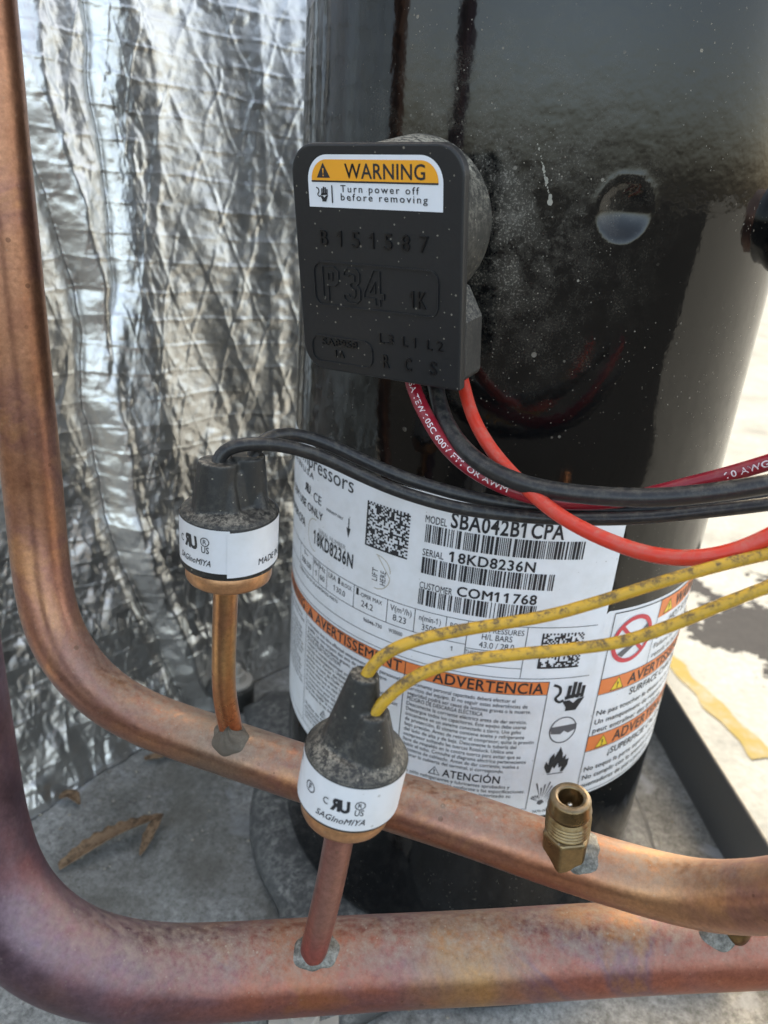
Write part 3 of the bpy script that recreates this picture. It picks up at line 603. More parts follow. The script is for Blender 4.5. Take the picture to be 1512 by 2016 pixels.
for u, v in ((77, -39.2), (56.3, -65.2), (55.2, -90.6)): a, b = triangle_sign(u, v, 5.2); ye.append(a); mk += [b, stroke([(u - 3.0, v), (u + 3.0, v), (u, v + 5.2), (u - 3.0, v), (u + 3.0, v)], 0.3)]
lab('lettering', joinp(hi + mk), M['ink'], hlb, 0.34)
for q in ye: lab('alert_triangle', q, M['yellowp'], hlb, 0.28)
lab('prohibition_sign', joinp([ring(58.6, -44.6, 7.9, 9.6), stroke([(52.9, -39.0), (64.4, -50.3)], 1.5)]), M['redp'], hlb, 0.40)
lab('hand_pictogram', poly([(52.6, -49.8), (58.6, -46.0), (65.4, -39.6), (66.2, -40.6), (66.0, -42.4), (60.4, -47.6), (55.0, -51.4)]), M['greyp'], hlb, 0.34)

# ------------------------------------------------------------------ terminal cover
CX, CY, CZ = np.array((0.93118575, -0.36164272, 0.04590911)), np.array((0.35562494, 0.92885661, 0.10371262)), np.array((-0.08014989, -0.08024929, 0.9935472))
tc = empty('terminal_cover', (-0.03733382, -0.10240696, -0.02279132), 'flat black plastic terminal cover with orange WARNING sticker on the compressor', 'terminal cover', None, (CX, CY, CZ))
L3 = lambda V: np.asarray(V, float) * MM
outl = rrect(-24.6, 24.6, -28.9, 28.9, 7.0, 10, (1, 1, 1, 0))[:-1]
outl = [p for p in outl] + [(24.6, -28.9)]
V, F = prism(outl, 0.0, 3.2); pc = bevel(mesh('cover_plate', L3(V), F, M['plastic'], tc, False, True), 0.0007, 3)
# collar (round terminal fence between plate and shell) and lower wire shroud
V, F = lathe([(22.5, 3.2), (23.2, 14), (24.2, 27), (24.5, 32)], 64); V = [(x * 0.90 - 3.4, z, y * 0.92 + 7.5) for x, y, z in V]; mesh('collar', L3(V), F[::-1], M['collar'], tc, True, True)
V, F = prism([(-14, -27.5), (23.6, -27.5), (24.4, -26.0), (24.4, -12), (20.5, -4.5), (-14, -4.5)], 3.2, 13.0); bevel(mesh('wire_shroud', L3(V), F, M['shroud'], tc, False, True), 0.0006)
def onplate(name, shape, mat, parent, y0, y1=None):
    V = np.asarray(shape[0]); P = np.stack([V[:, 0], np.full(len(V), -y0), V[:, 1]], 1); F = [tuple(f) for f in shape[1]]
    if y1 is not None:      # raised shape: walls from boundary edges
        n0 = len(P); Q = P.copy(); Q[:, 1] = -y1; ed = {}
        for f in F:
            for i in range(len(f)): e = (f[i], f[(i + 1) % len(f)]); ed[e] = 1
        wl = [(a, b, b + n0, a + n0) for a, b in ed if (b, a) not in ed]; P = np.vstack([P, Q]); F = F + wl
    return mesh(name, L3(P), F, mat, parent, False, True)
em = [text(c, u, u + wd, 4.8, 3.8, 0.0) for c, u, wd in zip('B151587', (-16.4, -11.0, -6.6, -1.2, 3.0, 8.0, 13.1), (2.3, 1.2, 2.3, 1.2, 2.3, 2.3, 2.3))]
em += [text('1K', 10.3, 14.9, -8.7, 4.0, 0.01)] + [text(c, u, u + wd, -19.0, 2.6) for c, u, wd in zip(('L', '3', 'L', '1', 'L', '2'), (0.9, 3.4, 8.0, 11.0, 15.2, 18.0), (1.5, 1.7, 1.5, 0.8, 1.5, 1.7))]
em += [text(c, u, u + 2.0, -25.4, 3.4, 0.01) for c, u in zip('RCS', (1.8, 8.6, 16.0))] + [text('SA8958', -17.8, -6.2, -21.6, 1.9), text('1A', -14, -10.6, -24.6, 1.9)]
onplate('raised_lettering', joinp(em), M['emboss'], pc, 0.45, -0.05)
def outline(P, wd): return stroke(list(P) + [P[0], P[1]], wd)
bo = [outline(rrect(-19.2, 18.2, -10.6, 0.6, 2.6), 0.35), outline(rrect(-21.4, -1.6, -26.4, -19.2, 2.6), 0.35)]
# hollow outlined characters P34
bo += [stroke([(-16.4, -9.3), (-16.4, -0.5), (-12.6, -0.5), (-11.4, -1.6), (-11.4, -4.4), (-12.6, -5.4), (-14.7, -5.4), (-14.7, -9.3), (-16.4, -9.3)], 0.3), stroke([(-14.7, -2.0), (-13.3, -2.0), (-13.3, -4.0), (-14.7, -4.0), (-14.7, -2.0)], 0.3),
       stroke([(-9.6, -1.6), (-8.6, -0.5), (-5.8, -0.5), (-4.8, -1.6), (-4.8, -3.8), (-5.6, -4.7), (-4.7, -5.6), (-4.7, -8.2), (-5.8, -9.3), (-8.6, -9.3), (-9.7, -8.2), (-9.7, -7.2), (-8.2, -7.2), (-7.8, -7.9), (-6.6, -7.9), (-6.2, -7.3), (-6.2, -5.9), (-7.6, -5.2), (-7.6, -4.2), (-6.3, -3.7), (-6.3, -2.3), (-7.8, -1.9), (-8.2, -2.5), (-9.6, -2.5), (-9.6, -1.6)], 0.3),
       stroke([(0.0, -9.3), (0.0, -7.6), (-3.4, -7.6), (-3.4, -6.4), (-0.4, -0.5), (1.4, -0.5), (1.4, -6.2), (2.6, -6.2), (2.6, -7.6), (1.4, -7.6), (1.4, -9.3), (0.0, -9.3)], 0.3), stroke([(0.0, -6.2), (0.0, -3.4), (-1.8, -6.2), (0.0, -6.2)], 0.3)]
onplate('raised_outline', joinp(bo), M['plastic'], pc, 0.45, -0.05)
sp_ = rrect(-19.3, 19.3, 14.1, 26.3, 6.0, 10, (1, 1, 0, 0)); ws = onplate('warning_sticker', poly(sp_), M['label2'], tc, 0.10)
onplate('orange_panel', poly(rrect(-18.1, 18.1, 20.3, 25.2, 4.7, 10, (1, 1, 0, 0))), M['amber'], ws, 0.16)
wk = [text('WARNING', -8.0, 14.6, 21.0, 3.3, 0.012), text('Turn power off', -9.4, 13.0, 17.8, 1.6, 0.006, track=0.14), text('before removing', -9.4, 15.3, 15.9, 1.6, 0.006, track=0.14), vl(-12.0, 15.2, 19.3, 0.35), hl(-18.1, 18.1, 20.2, 0.4), hand(-14.8, 17.3, 3.3)]
a, b = triangle_sign(-14.4, 21.0, 3.5); onplate('lettering', joinp(wk + [a]), M['ink'], ws, 0.24); onplate('alert_mark', b, M['amber'], ws, 0.30)

# ------------------------------------------------------------------ copper pipes
PB = np.array([(-137.5, -101.0, 200.0), (-134.5, -107.5, 100.0), (-131.6, -114.0, 0), (-129.5, -118.5, -60), (-128.0, -121.5, -95), (-126.0, -125.0, -112), (-122.6, -128.5, -125), (-117.6, -130.8, -135), (-109.4, -132.0, -144.4), (-99.4, -132.2, -151.0), (-87.9, -132.2, -154.9), (-69.8, -133.0, -157.6), (-44.6, -136.0, -159.2), (-22.1, -140.5, -158.2), (-0.5, -145.0, -156.8), (10.5, -147.0, -156.8), (25.1, -149.4, -157.3), (44.1, -152.2, -157.4), (56.6, -155.6, -155.2), (64.5, -160.0, -150.2), (71.9, -165.4, -141.6), (77.6, -170.2, -132.2), (83.8, -174.5, -118.4)]) * MM
PA = np.array([(-104.5, -190.5, 160), (-104.3, -190.6, 0), (-104.0, -191.0, -90.0), (-103.5, -191.6, -120), (-102.4, -192.8, -137.0), (-99.6, -194.3, -149.0), (-94.8, -195.5, -158.0), (-87.2, -195.6, -166.5), (-78.0, -192.8, -175.0), (-66.7, -187.5, -181.8), (-55.0, -181.3, -186.2), (-31.0, -172.2, -188.6), (-11.0, -166.2, -188.5), (15.0, -159.8, -186.8), (39.0, -153.8, -184.9), (68.1, -147.0, -182.6), (88.5, -142.3, -181.2), (114.1, -136.1, -179.1)]) * MM
pb = smooth_path(spline(PB, 0.0016), 14); pa = smooth_path(spline(PA, 0.0016), 14)
def nearest(path, p):
    i = int(np.argmin(np.linalg.norm(path - np.asarray(p), axis=1))); i = min(max(i, 1), len(path) - 2); t = path[i + 1] - path[i - 1]; return path[i], t / np.linalg.norm(t)
def mound(path, rp, toward, Rm, hgt, seed, stretch=1.0):
    """braze fillet draped over the pipe's surface, facing the point 'toward'"""
    c, t = nearest(path, toward); nrm = np.asarray(toward) - c; nrm -= t * (nrm @ t); nrm /= np.linalg.norm(nrm); bt_ = np.cross(t, nrm)
    g = np.random.default_rng(seed); ph = g.uniform(0, 6.3, 6); V = []; n, m = 72, 16
    for i in range(n):
        a = 2 * math.pi * i / n; k = 1 + 0.09 * math.sin(2 * a + ph[0]) + 0.06 * math.sin(3 * a + ph[1]) + 0.04 * math.sin(7 * a + ph[2])
        for j in range(m):
            q = j / (m - 1); rr = Rm * k * q; hh = hgt * ((1 - q) ** 1.5 + 0.10 * (1 - q ** 6)) * (1 + 0.16 * math.sin(3 * a + 5 * q + ph[3]) * q + 0.08 * math.sin(8 * a + 11 * q + ph[4])) - 0.0003 * (q > .99)
            al, an = rr * math.cos(a) * stretch, rr * math.sin(a) / rp; V.append(c + t * al + (rp + hh) * (math.cos(an) * nrm + math.sin(an) * bt_))
    return V, grid_faces(n, m, True)
RA, RB = 0.0111, 0.00795
pipeA = empty('copper_pipe', tuple(pa[-1]), 'thick purplish copper pipe bending along the bottom, nearest the camera', 'pipe')
V, F = tube(pa, RA, 48, 0.006, 1); mesh('tube', V, F, M['copA'], pipeA)
pipeB = empty('copper_pipe', tuple(pb[-1]), 'thinner orange tan copper pipe bending below the data label, carrying the brass valve', 'pipe')
V, F = tube(pb, RB, 40, 0.006, 2); mesh('tube', V, F, M['copB'], pipeB)
# brass service valve on the thinner pipe
vo = np.array((29.6, -152.6, -151.0)) * MM; vz = np.array((-0.09, -0.08, 1.0)); vz /= np.linalg.norm(vz); vy = np.array((0.12, 1, 0.0)); vy -= vz * (vy @ vz); vy /= np.linalg.norm(vy); vx = np.cross(vy, vz)
def inframe(V): V = np.asarray(V, float); return vo + V[:, :1] * vx + V[:, 1:2] * vy + V[:, 2:] * vz * 0.90
hexp = [(6.15 * math.cos(math.radians(60 * i + 22)), 6.15 * math.sin(math.radians(60 * i + 22))) for i in range(6)]
V = [(x * s * MM, y * s * MM, z * MM) for z, s in ((-4, .97), (5.6, 1), (6.6, .93)) for x, y in hexp]; F = [(r * 6 + i, r * 6 + (i + 1) % 6, r * 6 + 6 + (i + 1) % 6, r * 6 + 6 + i) for r in range(2) for i in range(6)] + [tuple(range(12, 18)), tuple(range(5, -1, -1))]
sv = bevel(mesh('service_valve', inframe(V), F, M['brass'], pipeB, False), 0.0005, 2); sv['label'] = 'brass flare service valve without its cap'
pr = [(4.6, 6.4), (4.6, 7.2)]
for k in range(5): z = 7.2 + 1.15 * k; pr += [(4.5, z), (5.45, z + .40), (5.5, z + .65), (4.55, z + 1.05)]
pr += [(4.6, 13.2), (4.6, 13.9), (5.3, 14.2), (5.35, 15.0), (5.1, 15.6), (4.95, 18.2), (4.6, 18.9), (3.7, 19.2), (3.1, 19.0), (2.85, 18.4), (2.8, 14.5), (2.6, 14.3), (2.65, 12.0), (1.0, 11.8)]
V, F = lathe(pr, 56); mesh('threaded_nose', inframe(L3(V)), F, M['brass'], sv)
V, F = merge([lathe([(0.75, 11.5), (0.75, 16.0), (0.5, 16.4)], 16)] + [([(x + dx, y, z) for x, y, z in lathe([(0.3, 11.5), (0.3, 15.2)], 8)[0]], lathe([(0.3, 11.5), (0.3, 15.2)], 8)[1]) for dx in (-1.5, 1.5)]); mesh('valve_core', inframe(L3(V)), F, M['steelpin'], sv)
V, F = mound(pb, RB, vo + np.array((0.001, -0.0008, 0.002)), 0.0068, 0.0018, 5, 1.1); V = [p + np.array((0.0012, 0, -0.0002)) for p in V]; mesh('braze_fillet', V, F, M['braze'], pipeB)
# fitting on the thick pipe, mostly hidden behind the thinner pipe
q_, _ = nearest(pa, (0.0772, -0.15, -0.172)); V, F = mound(pa, RA, q_ + np.array((-0.003, -0.004, 0.020)), 0.0068, 0.0026, 6, 1.1); mesh('braze_fillet', V, F, M['braze'], pipeA)
V, F = lathe([(4.2, 0), (4.2, 8.0), (3.4, 8.3), (3.4, 16)], 32); V = [(q_ + np.array((x, y - 4.5 , z + 6.0)) * MM) if False else q_ + np.array((x * MM, (y - 3.0) * MM, (z + 6.0) * MM)) for x, y, z in V]; mesh('stub_valve', V, F, M['brass'], pipeA)

# ------------------------------------------------------------------ pressure switches
def frame_from(z, cam=np.array((0, -0.3027, 0)), o=np.zeros(3)):
    z = np.asarray(z, float); z /= np.linalg.norm(z); y = o - cam; y[2] = 0; y = y - z * (y @ z); y /= np.linalg.norm(y); return np.cross(y, z), y, z
def cone(p0, p1, r0, r1, n=28, rings=6):
    p0, p1 = np.array(p0, float), np.array(p1, float); return tube(np.array([p0 + (p1 - p0) * k / rings for k in range(rings + 1)]), np.linspace(r0, r1, rings + 1), n)
def boot(name, parts, parent, vox=0.00032):
    V, F = merge(parts); o = mesh(name, L3(V), F, M['boot'], parent, True, True)
    r = o.modifiers.new('fuse', 'REMESH'); r.mode = 'VOXEL'; r.voxel_size = vox; r.use_smooth_shade = True
    s = o.modifiers.new('soft', 'SMOOTH'); s.factor = 0.5; s.iterations = 4
    return o
def onband(name, shape, mat, parent, r, off):
    V = np.asarray(shape[0]); a = V[:, 0] / r
    P = np.stack([(r + off) * np.sin(a), -(r + off) * np.cos(a), V[:, 1]], 1); return mesh(name, L3(P), shape[1], mat, parent, False, True)
def bandstrip(r0, a0, a1, z0, z1, off, slope=0.0):
    us = np.linspace(math.radians(a0), math.radians(a1), 90); return [((r0 + off) * math.sin(u), -(r0 + off) * math.cos(u), z + slope * u) for u in us for z in (z0, z1)], grid_faces(90, 2)
def ulmark(u, v, s):
    """recognised-component mark (mirrored R and U run together) with c, us and the registered sign"""
    R_ = [(0, 0), (1.15, 0), (1.15, .42), (1.35, .42), (2.0, 0), (3.3, 0)]
    L = [text('R', u, u + 2.55 * s, v, 3.3 * s, 0.055, -0.12, 0, True), text('U', u + 2.3 * s, u + 4.9 * s, v, 3.3 * s, 0.055, -0.12)]
    L.append(ring(u + 7.0 * s, v + 2.6 * s, 1.05 * s, 1.3 * s, 28)); L.append(text('R', u + 6.5 * s, u + 7.5 * s, v + 2.0 * s, 1.25 * s, 0.01)); L.append(text('US', u + 6.0 * s, u + 8.2 * s, v - 0.6 * s, 1.8 * s, 0.012))
    return L
# nearer switch with yellow leads
o1 = np.array((-28.0, -175.3, -175.6)) * MM; fr1 = frame_from((8.6, 1.0, 79.6), o=o1)
sw1 = empty('pressure_switch', tuple(o1), 'pressure switch with yellow wires, standing on the thick bottom copper pipe', 'pressure switch', 'pressure switches', fr1)
V, F = tube(spline(L3([(-0.3, 0.5, -6), (0.0, 0, 6), (0.3, 0, 24), (0, 0, 46)]), 0.0015), 0.0034, 32, 0.008, 3); mesh('stem', V, F, M['copS2'], sw1, True, True)
V, F = lathe([(3.4, 44.6), (8.4, 44.8), (9.5, 45.4), (9.9, 46.2), (10.1, 51.0)], 72); mesh('copper_cup', L3(V), F, M['cup'], sw1, True, True)
V, F = lathe([(10.2, 50.0), (11.0, 50.1), (11.15, 50.5), (11.15, 62.6), (10.9, 62.9)], 72); mesh('rubber_sleeve', L3(V), F, M['boot'], sw1, True, True)
V, F = bandstrip(11.15, -178, 178, 50.9, 62.4, 0.12, 0.0); bl = mesh('paper_band', L3(V), F, M['band'], sw1, True, True)
sp = [text('SAGInoMIYA', -7.6, 3.2, 52.6, 1.55, 0.012, 0.25)]
onband('lettering', joinp(ulmark(-4.6, 55.8, 0.86) + sp + [text('C', -6.4, -5.2, 56.4, 1.7, 0.008), ring(-10.2, 57.6, 1.15, 1.4, 28), text('F', -10.6, -9.8, 56.9, 1.5, 0.012), text('8', -17.0, -15.8, 59.5, 1.8)]), M['ink'], bl, 11.15, 0.2)
B1 = np.array(fr1); e1 = (B1 @ (np.array((-21.0, -173.7, -95.3)) * MM - o1)) / MM; e2 = (B1 @ (np.array((-18.3, -176.4, -102.1)) * MM - o1)) / MM
boot('rubber_boot', [lathe([(11.1, 61.2), (11.1, 62.6), (10.7, 63.3), (9.6, 64.2), (8.2, 65.2)], 56), cone((0.2, 0.6, 61.5), (0.3, 0.8, 71), 8.9, 5.6), cone((-1.6, 0.6, 64), e1 + np.array((0, 0, 1.0)), 6.6, 3.1), cone((1.8, -2.6, 62.5), e2 + np.array((0, 0, 0.6)), 6.4, 2.9), cone((-4.5, -1.0, 62), (-2.2, 0.6, 74), 4.5, 2.6), cone((4.6, 2.0, 62), (3.2, 2.0, 72), 4.2, 2.2), cone((-1.4, -6.6, 62), (0.0, -2.8, 71), 2.2, 1.2), cone((6.0, -4.4, 62), (3.4, -2.4, 71), 1.7, 1.0)], sw1)
V, F = mound(pa, RA, o1, 0.0056, 0.0024, 8, 1.0); V = [np.array(p) for p in V]; brz = mesh('braze_fillet', V, F, M['braze'], pipeA)
# farther switch with black leads
o2 = np.array((-65.7, -134.9, -151.5)) * MM; fr2 = frame_from((1.2, 0.4, 84.4), o=o2)
sw2 = empty('pressure_switch', tuple(o2), 'pressure switch with black wires, standing on the thinner copper pipe before the foil', 'pressure switch', 'pressure switches', fr2)
V, F = tube(spline(L3([(1.0, 0.6, -5), (0.6, 0, 2), (-1.2, 0, 16), (-1.2, 0, 34), (-0.6, 0, 54)]), 0.0015), 0.0033, 32, 0.006, 4); mesh('stem', V, F, M['copS1'], sw2, True, True)
V, F = lathe([(3.3, 52.0), (10.0, 52.2), (10.8, 52.8), (11.1, 53.6), (11.2, 58.6)], 72); mesh('copper_cup', L3(V), F, M['cup'], sw2, True, True)
V, F = lathe([(11.2, 57.2), (12.0, 57.3), (12.2, 57.8), (12.2, 71.0), (12.0, 71.4)], 72); mesh('rubber_sleeve', L3(V), F, M['boot'], sw2, True, True)
V, F = bandstrip(12.2, -178, 0, 59.3, 70.9, 0.10); bl = mesh('paper_band', L3(V), F, M['band'], sw2, True, True)
V, F = bandstrip(12.2, -3, 176, 58.3, 70.4, 0.24, 0.5); bl2 = mesh('paper_band', L3(V), F, M['band'], sw2, True, True)
onband('lettering', joinp(ulmark(-12.6, 65.0, 0.93) + [text('SAGInoMIYA', -14.6, -4.6, 61.0, 1.6, 0.012, 0.25), text('C', -14.6, -13.2, 65.4, 1.8, 0.008)]), M['ink'], bl, 12.2, 0.18)
onband('lettering', joinp([text('MADE IN JAPAN', 7.2, 22, 60.8, 1.7, 0.01, 0.1)]), M['ink'], bl2, 12.2, 0.32)
B2 = np.array(fr2); e3 = (B2 @ (np.array((-59.6, -131.5, -67.2)) * MM - o2)) / MM; e4 = (B2 @ (np.array((-67.0, -136.9, -67.2)) * MM - o2)) / MM
boot('rubber_boot', [lathe([(12.15, 69.8), (12.15, 71.2), (11.6, 72.0), (10.4, 72.6), (9.0, 73.2)], 56), cone((-3.2, -1.6, 71), (-2.6, -1.0, 84.6), 6.4, 4.9), cone((4.2, 1.8, 71), (4.4, 1.6, 85.4), 5.8, 4.3), cone((0.6, 0, 71), (0.6, 0.4, 82), 6.2, 4.2), cone((-2.6, -1.0, 80), e4, 4.6, 3.0), cone((4.4, 1.6, 80), e3, 4.4, 2.8), cone((-6.6, -4.6, 71), (-4.4, -3.4, 83.4), 2.4, 1.5), cone((0.6, -6.0, 71), (-0.4, -3.8, 82), 2.4, 1.4), cone((7.4, -2.0, 71), (6.6, -1.0, 77), 3.0, 1.4)], sw2)
M['braze2'] = m_rubber('dusty_brown_braze', (0.10, 0.08, 0.06), 1.0, 0.6, -0.5, (0.20, 0.175, 0.14))
V, F = mound(pb, RB, o2 + np.array((0.0008, -0.001, 0.0)), 0.0056, 0.0045, 9, 1.05); mesh('braze_fillet', V, F, M['braze2'], pipeB)

# ------------------------------------------------------------------ wires
def wire(name, P, r, mat, label, group=None, n=18, seed=0, sm=8):
    p = smooth_path(spline(np.array(P) * MM, 0.0011), sm); V, F = tube(p, r, n, 0.012, seed)
    k = mesh(name, V, F, mat); tag(k, label, 'wire', group); return k, p
YU = [(-21.5, -174.2, -98.6), (-21.0, -173.7, -95.3), (-19.2, -172.8, -91.4), (-14.3, -170.6, -88.0), (-7.5, -167.6, -86.2), (2.5, -163.3, -84.8), (14.7, -159.3, -82.5), (26.8, -155.6, -78.3), (38.5, -152.7, -73.3), (49.2, -150.3, -69.1), (58.8, -148.4, -65.7), (69.2, -146.2, -61.8)]
YL = [(-19.2, -176.3, -106.6), (-18.3, -176.4, -102.1), (-15.7, -175.3, -98.0), (-10.4, -173.3, -92.9), (-2.6, -170.7, -89.8), (7.3, -167.5, -88.4), (19.4, -164.8, -86.4), (30.1, -163.0, -83.6), (39.5, -160.7, -79.1), (48.4, -159.1, -73.5), (57.0, -157.7, -68.4), (66.7, -155.0, -63.3)]
OR = [(-13.5, -89.4, -50.1), (-11.3, -94.3, -54.4), (-7.6, -101.7, -59.8), (-1.0, -110.8, -65.3), (8.3, -122.4, -69.4), (17.1, -131.0, -72.0), (27.3, -137.8, -73.2), (36.7, -142.8, -72.9), (45.2, -146.0, -70.5), (52.5, -146.6, -66.9), (58.2, -146.9, -62.1), (67.3, -145.3, -54.2)]
DR = [(-27.3, -92.9, -50.9), (-25.5, -96.3, -54.1), (-21.5, -101.2, -59.1), (-14.6, -108.4, -65.1), (-6.3, -113.4, -69.3), (3.4, -116.5, -72.0), (12.7, -116.9, -73.5), (24.2, -115.1, -73.5), (35.3, -113.5, -71.1), (46.8, -112.9, -66.3), (55.2, -114.1, -61.9), (65.1, -115.6, -56.1), (75.4, -116.5, -49.4)]
BK = [(-21.3, -88.8, -51.1), (-19.4, -93.5, -54.9), (-15.8, -101.9, -60.1), (-9.7, -110.7, -64.4), (-1.7, -117.4, -67.2), (8.7, -122.8, -68.1), (21.3, -126.1, -67.3), (36.1, -127.4, -65.4), (48.8, -128.4, -61.9), (61.9, -128.8, -57.4), (72.9, -127.6, -53.6)]
S1 = [(-59.2, -132.9, -70.2), (-59.8, -131.5, -66.8), (-59.2, -128.0, -64.1), (-56.6, -123.8, -63.1), (-52.6, -119.1, -63.8), (-45.3, -115.8, -66.2), (-34.5, -113.9, -70.6), (-23.2, -114.6, -73.6), (-9.4, -114.7, -76.0), (4.0, -114.3, -77.1), (17.1, -113.3, -77.0), (36.1, -112.8, -74.7), (53.6, -113.7, -70.3), (67.7, -115.0, -65.6), (79.5, -114.7, -61.6)]
S2 = [(-66.5, -137.4, -70.2), (-67.2, -136.9, -66.5), (-65.6, -135.5, -64.1), (-60.9, -134.2, -62.6), (-55.5, -131.3, -62.8), (-50.1, -127.8, -64.3), (-43.2, -123.7, -67.5), (-33.1, -120.1, -72.7), (-22.3, -118.9, -76.2), (-8.8, -118.9, -78.2), (4.3, -118.2, -78.6), (17.1, -118.1, -77.7), (35.6, -117.4, -75.1), (52.7, -118.2, -70.2), (66.9, -118.5, -65.9), (78.4, -118.4, -62.1)]
wire('yellow_wire', YU, 0.0013, M['wyel'], 'upper of the two soiled yellow wires, leaving the top of the rubber boot', 'yellow switch wires', seed=11)
wire('yellow_wire', YL, 0.0013, M['wyel'], 'lower of the two soiled yellow wires, leaving the front of the rubber boot', 'yellow switch wires', seed=12)
wire('red_wire', OR, 0.0018, M['wor'], 'bright orange red wire hanging lowest below the terminal cover', seed=13)
drw, drp = wire('crimson_wire', DR, 0.0020, M['wdred'], 'dark crimson wire with white printed text under the terminal cover', seed=14)
wire('black_wire', BK, 0.0023, M['wblack'], 'thick dusty black wire coming out of the terminal cover', seed=15)
wire('black_wire', S1, 0.0017, M['wblack'], 'rear of the two thin black switch wires, arching highest over the data label', 'black switch wires', seed=16)
wire('black_wire', S2, 0.0017, M['wblack'], 'front of the two thin black switch wires, from the left lobe of the boot', 'black switch wires', seed=17)
# print running along the crimson wire
def wireprint(path, s0, s1, txt, h, tilt):
    d = np.concatenate([[0], np.cumsum(np.linalg.norm(np.diff(path, axis=0), axis=1))]) / MM; V, F = text(txt, s0, s1, -h / 2, h, 0.008); out = []
    camp = np.array((0, -0.3027, 0.0))
    for u, v in V:
        p = np.array([np.interp(u, d, path[:, k]) for k in range(3)]); q = np.array([np.interp(u + .6, d, path[:, k]) for k in range(3)]); t = (q - p) / np.linalg.norm(q - p)
        f = camp - p; f -= t * (f @ t); f /= np.linalg.norm(f); b = np.cross(t, -f)
        a = -v * MM / 0.0020 + tilt; out.append(p + 0.00209 * (math.cos(a) * f + math.sin(a) * (-b)))
    return out, F
V, F = wireprint(drp, 2.0, 46.0, 'CSA TEW 105C 600V FT1 OR AWM', 1.5, 0.15); mesh('printed_text', V, F, M['whitep'], drw, False)
V, F = wireprint(drp, 100.0, 116.0, '10 AWG CSA', 1.5, 0.1); mesh('printed_text', V, F, M['whitep'], drw, False)

# ------------------------------------------------------------------ mounting bolts, leaf litter
def bolt(loc, rw, rg, zt, label):
    e = empty('mounting_bolt', loc, label, 'bolt', 'compressor mounting bolts')
    V, F = lathe([(rg * .8, 0), (rg, 2), (rg, zt - 5), (rg * .86, zt - 3)], 48); mesh('rubber_grommet', L3(V), F, M['boot'], e, True, True)
    V, F = lathe([(rw * .97, zt - 3), (rw, zt - 2.6), (rw, zt - 1.2), (rw * .96, zt - 0.9)], 48); mesh('washer', L3(V), F, M['zinc'], e, True, True)
    V = [(6.0 * math.cos(math.radians(60 * i + 10)), 6.0 * math.sin(math.radians(60 * i + 10)), z) for z in (zt - 1, zt + 4) for i in range(6)]; F = [(i, (i + 1) % 6, 6 + (i + 1) % 6, 6 + i) for i in range(6)] + [tuple(range(6, 12))]
    bevel(mesh('nut', L3(V), F, M['zinc'], e, False, True), 0.0006); V, F = lathe([(3.0, zt), (3.0, zt + 9), (2.4, zt + 9.6)], 20); mesh('stud', L3(V), F, M['zinc'], e, True, True)
bolt((-0.1375, 0.062, FLOOR), 10.0, 11.0, 20, 'rusty mounting bolt and washer on a rubber grommet by the foil')
bolt((-0.0425, -0.1235, FLOOR), 13.0, 13.5, 17, 'grey mounting bolt washer peeking out under the thick copper pipe')
def leaf(name, P, wd, label, curl, seed, fold=0.3):
    p = spline(np.array(P) * MM, 0.0015); n = len(p); V = []; g = np.random.default_rng(seed); T = np.gradient(p, axis=0); T /= np.linalg.norm(T, axis=1)[:, None]
    for i in range(n):
        q = i / (n - 1); w_ = wd * MM * (math.sin(math.pi * min(1, q * 0.92 + 0.06)) ** 0.8) * (1 + 0.12 * math.sin(i * 1.7)); s = np.cross((0, 0, 1.0), T[i]); s /= np.linalg.norm(s)
        for k in (-1, -0.5, 0, 0.5, 1): V.append(p[i] + s * w_ * k + np.array((0, 0, 1.0)) * (abs(k) * w_ * fold + curl * MM * math.sin(q * 5 + k) * 0.5))
    o = mesh(name, V, grid_faces(n, 5), M['leaf']); m = o.modifiers.new('thick', 'SOLIDIFY'); m.thickness = 0.0004; return tag(o, label, 'leaf', 'dry leaf litter')
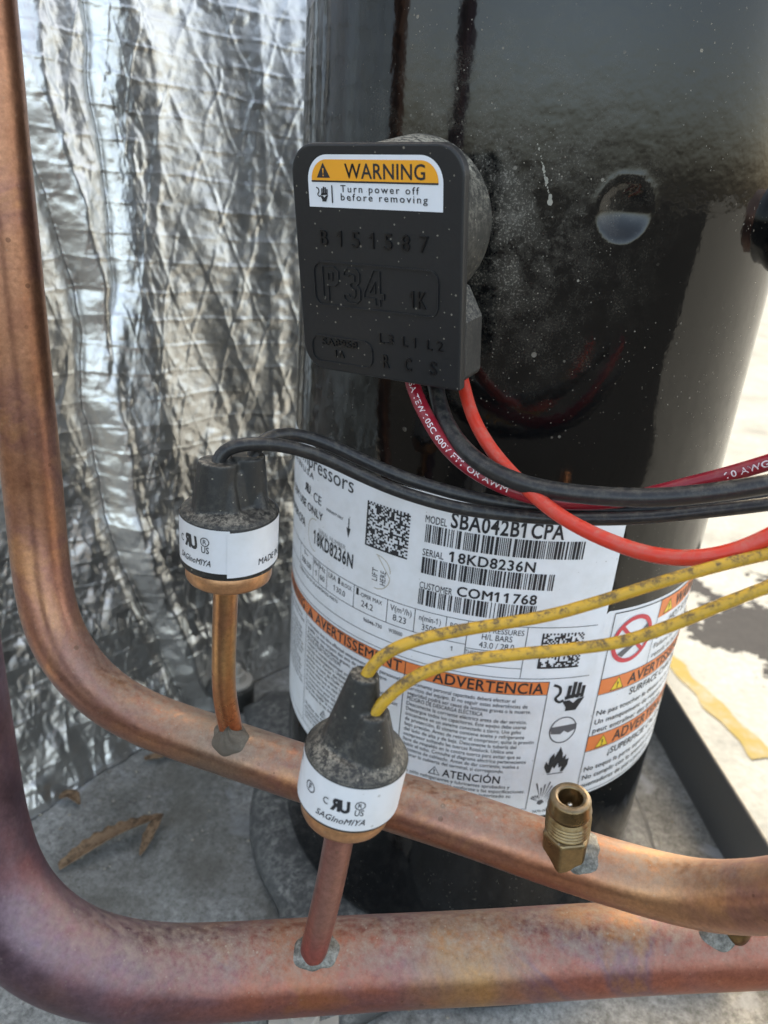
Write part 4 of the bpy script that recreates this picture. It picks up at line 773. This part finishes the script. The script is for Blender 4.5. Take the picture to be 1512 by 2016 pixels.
leaf('dry_leaf', [(-173, -73, -303), (-160, -58, -300), (-148, -46, -297.5), (-139, -37, -297)], 4.2, 'long curled brown dry leaf lying on the base pan', 2.0, 1, 0.9)
leaf('dry_leaf', [(-139, -37, -297), (-140, -47, -299), (-140.5, -58, -302)], 2.4, 'narrow folded end piece of dry leaf crossing the long curled leaf tip', 1.0, 2, 0.8)
leaf('dry_leaf', [(-196, -35, -302), (-189, -34, -300.5), (-184, -36, -302)], 3.0, 'small brown leaf scrap beside the lower foil edge', 1.0, 3, 0.7)
leaf('dry_leaf', [(-168, 2, -302.5), (-158, 8, -302), (-149, 13, -302.5)], 2.6, 'pale flat leaf scrap under the bend of the thinner pipe', 0.5, 4, 0.3)

g = np.random.default_rng(21); V, F = [], []
ico = np.array([(0, 0, 1), (.9, 0, .3), (.28, .85, .3), (-.72, .53, .3), (-.72, -.53, .3), (.28, -.85, .3), (0, 0, -.6)]); icf = [(0, 1, 2), (0, 2, 3), (0, 3, 4), (0, 4, 5), (0, 5, 1), (6, 2, 1), (6, 3, 2), (6, 4, 3), (6, 5, 4), (6, 1, 5)]
for _ in range(2600):
    x, y = g.uniform(-0.20, 0.13), g.uniform(-0.17, 0.12)
    if math.hypot(x, y) < 0.09 or x > rail_x(y) - 0.003: continue
    if float(fbm(np.array(x * 30 + 40), np.array(y * 30), 2)) + g.uniform(-.5, .5) < -0.05: continue
    r_ = 0.00028 + 0.0009 * g.random() ** 4; k = len(V); R_ = Matrix.Rotation(g.uniform(0, 6), 3, 'Z'); zz = FLOOR + (0.0042 if math.hypot(x + .03, y + .01) < .11 else 0.0003)
    V += [np.array(R_ @ Vector(p)) * r_ * np.array((1, g.uniform(.6, 1.2), .8)) + np.array((x, y, zz)) for p in ico]; F += [tuple(i + k for i in f) for f in icf]
tag(mesh('grit', V, F, m_wire('sandy_grit', (0.30, 0.27, 0.22), 0.9, 0.9, (0.09, 0.08, 0.065), 60), None, False), 'fine sandy grit scattered over the base pan', 'grit', kind='stuff')
